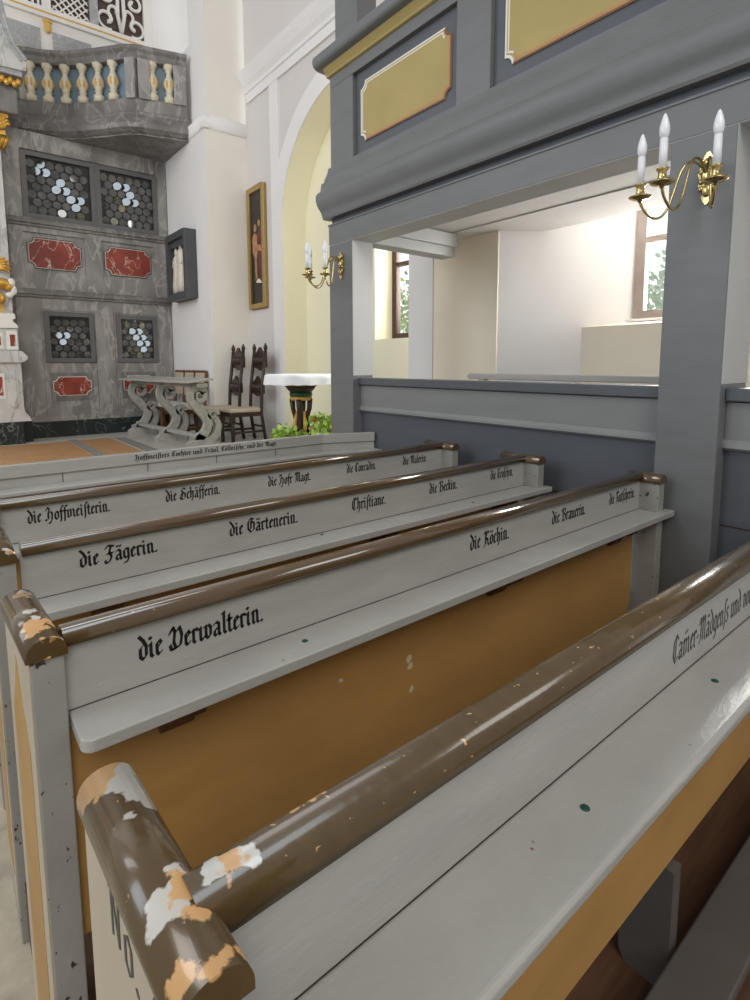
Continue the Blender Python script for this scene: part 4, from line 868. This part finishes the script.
def painting():
    p = thing('painting', (3.95, 7.65, 2.5), 'tall narrow dark painting of two figures in a gilt frame beside the arch', 'painting')
    y0, y1, z0, z1 = 7.40, 7.95, 2.43, 4.22; XP = 3.98; f = .075; DY, DZ = .42, .08
    MB().box(XP-.06, XP-.002, y0, y0+f, z0, z1).box(XP-.06, XP-.002, y1-f, y1, z0, z1).box(XP-.06, XP-.002, y0+f, y1-f, z0, z0+f).box(XP-.06, XP-.002, y0+f, y1-f, z1-f, z1).build('gilt_frame', 'gilt_frame', p, .012)
    c = box('canvas', 'canvas', p, XP-.03, XP-.01, y0+f-.005, y1-f+.005, z0+f-.005, z1-f+.005)
    # painted standing figures, thin paint layers on the canvas
    def blob(pts, m, nm, d=.0306):
        pts = [(a+DY, b+DZ) for a, b in pts]; MB().prism(pts, 'x', XP-d, XP-.029).build(nm, m, c)
    def ell(cy, cz, a, b, n=14): return [(cy+a*math.cos(2*PI*i/n), cz+b*math.sin(2*PI*i/n)) for i in range(n)]
    blob([(7.13, 2.78), (7.20, 2.80), (7.22, 3.2), (7.24, 3.42), (7.20, 3.55), (7.12, 3.52), (7.10, 3.2)], 'red_paint', 'painted_robe')
    blob([(7.27, 2.78), (7.33, 2.76), (7.34, 3.1), (7.40, 3.2), (7.41, 3.42), (7.34, 3.48), (7.26, 3.44), (7.25, 3.2), (7.28, 3.05)], 'skin_paint', 'painted_body', .0312)
    blob(ell(7.31, 3.55, .045, .06), 'skin_paint', 'painted_head', .0312); blob(ell(7.19, 3.60, .04, .055), 'skin_paint', 'painted_head', .0312)
    blob([(7.12, 3.18), (7.26, 3.22), (7.26, 3.3), (7.14, 3.28)], 'skin_paint', 'painted_arm', .0318)
    blob([(7.12, 2.72), (7.3, 2.74), (7.34, 2.80), (7.2, 2.79)], 'alabaster', 'painted_cloth', .0312)
painting()

# ------------------------------------------------------------------ kneeling desk
def desk():
    p = thing('kneeling_desk', (2.85, 8.1, .46), 'long grey kneeling desk on three carved scroll supports', 'kneeling desk')
    Ya, Yb, X0 = 7.0, 9.45, 2.62
    def SH(mb): mb.v = [(a-.045-(b-7.1)*.082, b, c) for a, b, c in mb.v]; return mb
    SH(MB().prism([(2.56, 1.335), (2.92, 1.375), (2.92, 1.40), (2.56, 1.36)], 'y', Ya-.05, Yb)).build('desk_top', 'desk', p, .006)
    SH(MB().box(2.72, 2.86, Ya, Yb-.1, 1.28, 1.335)).build('top_rail', 'desk', p)
    for y in (7.12, 8.12, 9.22):
        mb = MB()
        def band(ctl, w0, w1):
            c = cat(ctl, 5); n = len(c); L = []; Rr = []
            for i, (a, b) in enumerate(c):
                q0 = Vector(c[max(i-1, 0)]); q1 = Vector(c[min(i+1, n-1)]); t = (q1-q0).normalized(); nn = Vector((-t.y, t.x)); w = w0+(w1-w0)*i/(n-1)
                L.append((a+nn.x*w, b+nn.y*w)); Rr.append((a-nn.x*w, b-nn.y*w))
            for i in range(n-1): mb.prism([L[i], L[i+1], Rr[i+1], Rr[i]], 'y', y-.035, y+.035)
        def spiral(cx, cz, r, a0, turns, w):
            ctl = [(cx+r*(1-.62*k/10)*math.cos(a0+turns*2*PI*k/10), cz+r*(1-.62*k/10)*math.sin(a0+turns*2*PI*k/10)) for k in range(11)]; band(ctl, w, w*.55)
        # big S: from curl under the top to the foot scroll
        band([(2.86, 1.20), (2.80, 1.27), (2.70, 1.24), (2.69, 1.10), (2.80, .96), (2.90, .82), (2.86, .68), (2.74, .58), (2.66, .56)], .05, .055)
        spiral(2.79, 1.17, .085, .6, -1.1, .03)
        band([(2.72, .62), (2.86, .56), (2.98, .60), (3.04, .74), (3.00, .86)], .055, .035); spiral(2.965, .90, .075, .0, 1.1, .03)
        mb.prism([(2.60, .46), (3.04, .46), (3.04, .52), (2.95, .56), (2.68, .58), (2.60, .53)], 'y', y-.05, y+.05)
        SH(mb).build('carved_support', 'desk', p)
    SH(MB().box(2.74, 2.80, 7.16, 9.2, .60, .65)).build('stretcher', 'desk', p)
desk()

# ------------------------------------------------------------------ chairs
def tall_chair(cx, cy, rz, label):
    """built facing +x' at the origin of a turned frame"""
    p = thing('high_back_chair', (cx, cy, .46), label, 'chair', 'dark carved high back chairs')
    c, s = math.cos(rz), math.sin(rz)
    def T(mb): mb.v = [(cx+a*c-b*s, cy+a*s+b*c, .46+z) for a, b, z in mb.v]; return mb
    w = .19; d = .22
    for sy in (-1, 1):
        T(MB().tube([(d, sy*w, 0), (d, sy*w, .42)], .026, 8).box(d-.032, d+.032, sy*w-.032, sy*w+.032, .30, .44)).build('leg', 'dark_wood', p)
        T(MB().tube([(-d-.06, sy*w, 0), (-d, sy*w, .42), (-d-.02, sy*w, .8), (-d-.09, sy*w, 1.32)], .025, 8).sphere((-d-.09, sy*w, 1.36), (.03, .03, .045)).sphere((-d-.09, sy*w, 1.405), (.014, .014, .02))).build('back_post', 'dark_wood', p)
    T(MB().box(-d, d, -w, w, .38, .44)).build('seat_frame', 'dark_wood', p)
    T(MB().box(-d+.01, d+.03, -w-.015, w+.015, .44, .50)).build('seat', 'uphol', p, .022, 3)
    for z0, h in ((1.08, .24), (.70, .20)):
        poly = [(-w, z0), (-w*.5, z0-.02), (0, z0-.05), (w*.5, z0-.02), (w, z0), (w, z0+h*.7), (w*.6, z0+h*.85), (w*.3, z0+h), (0, z0+h+.05), (-w*.3, z0+h), (-w*.6, z0+h*.85), (-w, z0+h*.7)]
        mb = MB().prism(poly, 'x', -d-.07-(z0-.74)*.13, -d-.03-(z0-.74)*.13)
        for k in range(5): mb.sphere((-d-.02-(z0-.74)*.13, (k-2)*w*.4, z0+h*.4), (.02, .035, .06), 8, 6)
        T(mb).build('carved_slat', 'dark_wood', p)
    mb = MB().tube([(d, -w, .16), (-d-.04, -w, .16)], .015, 6).tube([(d, w, .16), (-d-.04, w, .16)], .015, 6).tube([(-d-.03, -w, .22), (-d-.03, w, .22)], .015, 6).tube([(d, -w, .28), (d, w, .28)], .016, 6)
    T(mb).build('stretcher', 'dark_wood', p)
    return p
tall_chair(3.32, 7.77, PI-.04, 'dark carved high back chair with cream seat, left of the pair')
tall_chair(3.44, 7.30, PI-.04, 'dark carved high back chair with cream seat, right of the pair and nearer the font')
def side_chair(cx, cy, rz, label):
    p = thing('upholstered_chair', (cx, cy, .46), label, 'chair', 'pale upholstered chairs along the chancel wall')
    c, s = math.cos(rz), math.sin(rz)
    def T(mb): mb.v = [(cx+a*c-b*s, cy+a*s+b*c, .46+z) for a, b, z in mb.v]; return mb
    w, d = .2, .18
    for sy in (-1, 1):
        T(MB().box(d-.025, d+.025, sy*w-.025, sy*w+.025, 0, .42)).build('leg', 'mid_wood', p)
        T(MB().tube([(-d-.04, sy*w, 0), (-d, sy*w, .42), (-d-.045, sy*w, 1.0)], .024, 8)).build('back_post', 'mid_wood', p)
    T(MB().box(-d, d, -w, w, .37, .43)).build('seat_frame', 'mid_wood', p)
    T(MB().box(-d+.01, d+.03, -w-.02, w+.02, .43, .50)).build('seat', 'uphol_white', p, .025, 3)
    mb = MB().prism([(-d-.025-.01, .62), (-d+.02, .62), (-d-.015, 1.0), (-d-.06, 1.0)], 'y', -w+.02, w-.02); T(mb).build('backrest', 'uphol', p, .015, 2)
    T(MB().box(-d-.065, -d-.015, -w, w, .99, 1.03)).build('top_rail', 'mid_wood', p, .01)
    for sy in (-w, w): T(MB().box(-d-.02, d, sy-.01, sy+.01, .12, .16)).build('stretcher', 'mid_wood', p)
side_chair(3.06, 8.38, PI, 'pale upholstered chair nearest the two dark high chairs')
side_chair(3.06, 8.84, PI, 'pale upholstered chair in the middle of its row behind the kneeling desk')
side_chair(3.06, 9.30, PI, 'pale upholstered chair farthest back, next to the marbled screen')

# ------------------------------------------------------------------ font, cloth, plant
def font():
    X, Y = 3.42, 5.62
    p = thing('baptismal_font', (X, Y, .46), 'carved brown font with gold rim and green band', 'font')
    MB().lathe([(.02, 0), (.20, 0), (.19, .05), (.10, .09), (.05, .14)], (X, Y, .46), 'z', 24).build('base', 'dark_wood', p)
    mb = MB()
    for k in range(4):
        a = PI/4+k*PI/2; ca, sa = math.cos(a), math.sin(a)
        mb.tube([(X+.03*ca, Y+.03*sa, .58), (X+.11*ca, Y+.11*sa, .74), (X+.06*ca, Y+.06*sa, .9), (X+.10*ca, Y+.10*sa, 1.05), (X+.11*ca, Y+.11*sa, 1.17)], [.03, .034, .028, .03, .034], 8)
    mb.build('carved_stem', 'dark_wood', p)
    mb = MB()
    for k in range(4):
        a = k*PI/2; mb.tube([(X+.05*math.cos(a), Y+.05*math.sin(a), .72), (X+.09*math.cos(a), Y+.09*math.sin(a), .86), (X+.06*math.cos(a), Y+.06*math.sin(a), 1.02)], [.02, .028, .012], 6)
    mb.build('gold_carving', 'gold_paint', p)
    MB().lathe([(.02, 1.15-.46), (.12, 1.15-.46), (.135, 1.17-.46), (.125, 1.20-.46)], (X, Y, .46), 'z', 24).build('lower_gold_rim', 'gold_paint', p)
    MB().lathe([(.128, 1.195-.46), (.138, 1.22-.46), (.132, 1.25-.46)], (X, Y, .46), 'z', 24).build('green_ring', 'green_band', p)
    MB().lathe([(.13, 1.25-.46), (.15, 1.27-.46), (.19, 1.325-.46)], (X, Y, .46), 'z', 24).build('bowl', 'dark_wood', p)
    MB().lathe([(.185, 1.322-.46), (.215, 1.345-.46), (.21, 1.365-.46), (.02, 1.365-.46)], (X, Y, .46), 'z', 24).build('gold_rim', 'gold_paint', p)
    MB().lathe([(.02, 0), (.40, 0), (.40, .03), (.02, .03)], (X, Y, 1.425), 'z', 32).build('lid', 'dark_wood', p); MB().lathe([(.2, 1.36), (.3, 1.43)], (X, Y, 0), 'z', 24).build('lid_support', 'dark_wood', p)
    # cloth: round top with a wavy hanging hem
    n = 64; vs = [(X, Y, 1.464)]; rings = [(.40, 1.464), (.425, 1.452), (.432, 1.42), (.44, 1.345)]
    for (r, z) in rings:
        for k in range(n):
            a = 2*PI*k/n; wv = .012*math.sin(9*a)*(1 if z < 1.44 else 0)*(1.5 if z < 1.4 else 1); vs.append((X+(r+wv)*math.cos(a), Y+(r+wv)*math.sin(a), z+(.004*math.sin(18*a) if z < 1.4 else 0)))
    fs = [(0, 1+k, 1+(k+1) % n) for k in range(n)]
    for j in range(len(rings)-1): fs += [(1+j*n+k, 1+j*n+(k+1) % n, 1+(j+1)*n+(k+1) % n, 1+(j+1)*n+k) for k in range(n)]
    o = MB().add(vs, fs, True).build('font_cloth', 'cloth'); tag(o, 'white lace edged cloth hanging over the font lid', 'cloth')
font()
def plant(loc, n, r, h, label, seed, flowers=0):
    p = thing('potted_plant', loc, label, 'plant', 'leafy plants before the font'); rnd = random.Random(seed)
    MB().lathe([(.02, 0), (.09, 0), (.12, .17), (.13, .17), (.13, .2), (.11, .2), (.1, .17), (.02, .16)], loc, 'z', 18).build('pot', 'pot', p)
    st = MB(); lf = MB(); fl = MB()
    for i in range(n):
        a = rnd.uniform(0, 2*PI); rr = r*math.sqrt(rnd.uniform(.02, 1)); hh = h*rnd.uniform(.45, 1)*(1-.3*rr/r); b = Vector(loc)+Vector((0, 0, .17)); t = Vector(loc)+Vector((rr*math.cos(a), rr*math.sin(a), .17+hh))
        mid = (b+t)/2+Vector((0, 0, .06)); st.tube([b, mid, t], .004, 4)
        for k in range(5):
            n0 = Vector((rnd.uniform(-1, 1), rnd.uniform(-1, 1), rnd.uniform(.2, 1.2))).normalized(); u = n0.orthogonal().normalized(); w = n0.cross(u); s = rnd.uniform(.025, .045); c = t+Vector((rnd.uniform(-.05, .05), rnd.uniform(-.05, .05), rnd.uniform(-.07, .03)))
            lf.add([c+u*s, c+u*s*.3+w*s*.7, c-u*s*.7+w*s*.4, c-u*s, c-u*s*.7-w*s*.4, c+u*s*.3-w*s*.7], [(0, 1, 2, 3, 4, 5)])
        if i < flowers:
            for k in range(5): fl.sphere(t+Vector((.02*math.cos(k*1.26), .02*math.sin(k*1.26), .03)), .016, 8, 6)
    st.build('stem', 'leaf', p); lf.build('foliage', 'leaf', p)
    if flowers: fl.build('flower', 'flower', p)
plant((3.10, 5.36, .46), 26, .20, .30, 'leafy green plant left below the font', 11)
plant((3.40, 5.05, .46), 32, .18, .50, 'taller bright green plant with red blossom beside the slim grey post', 12, 2)
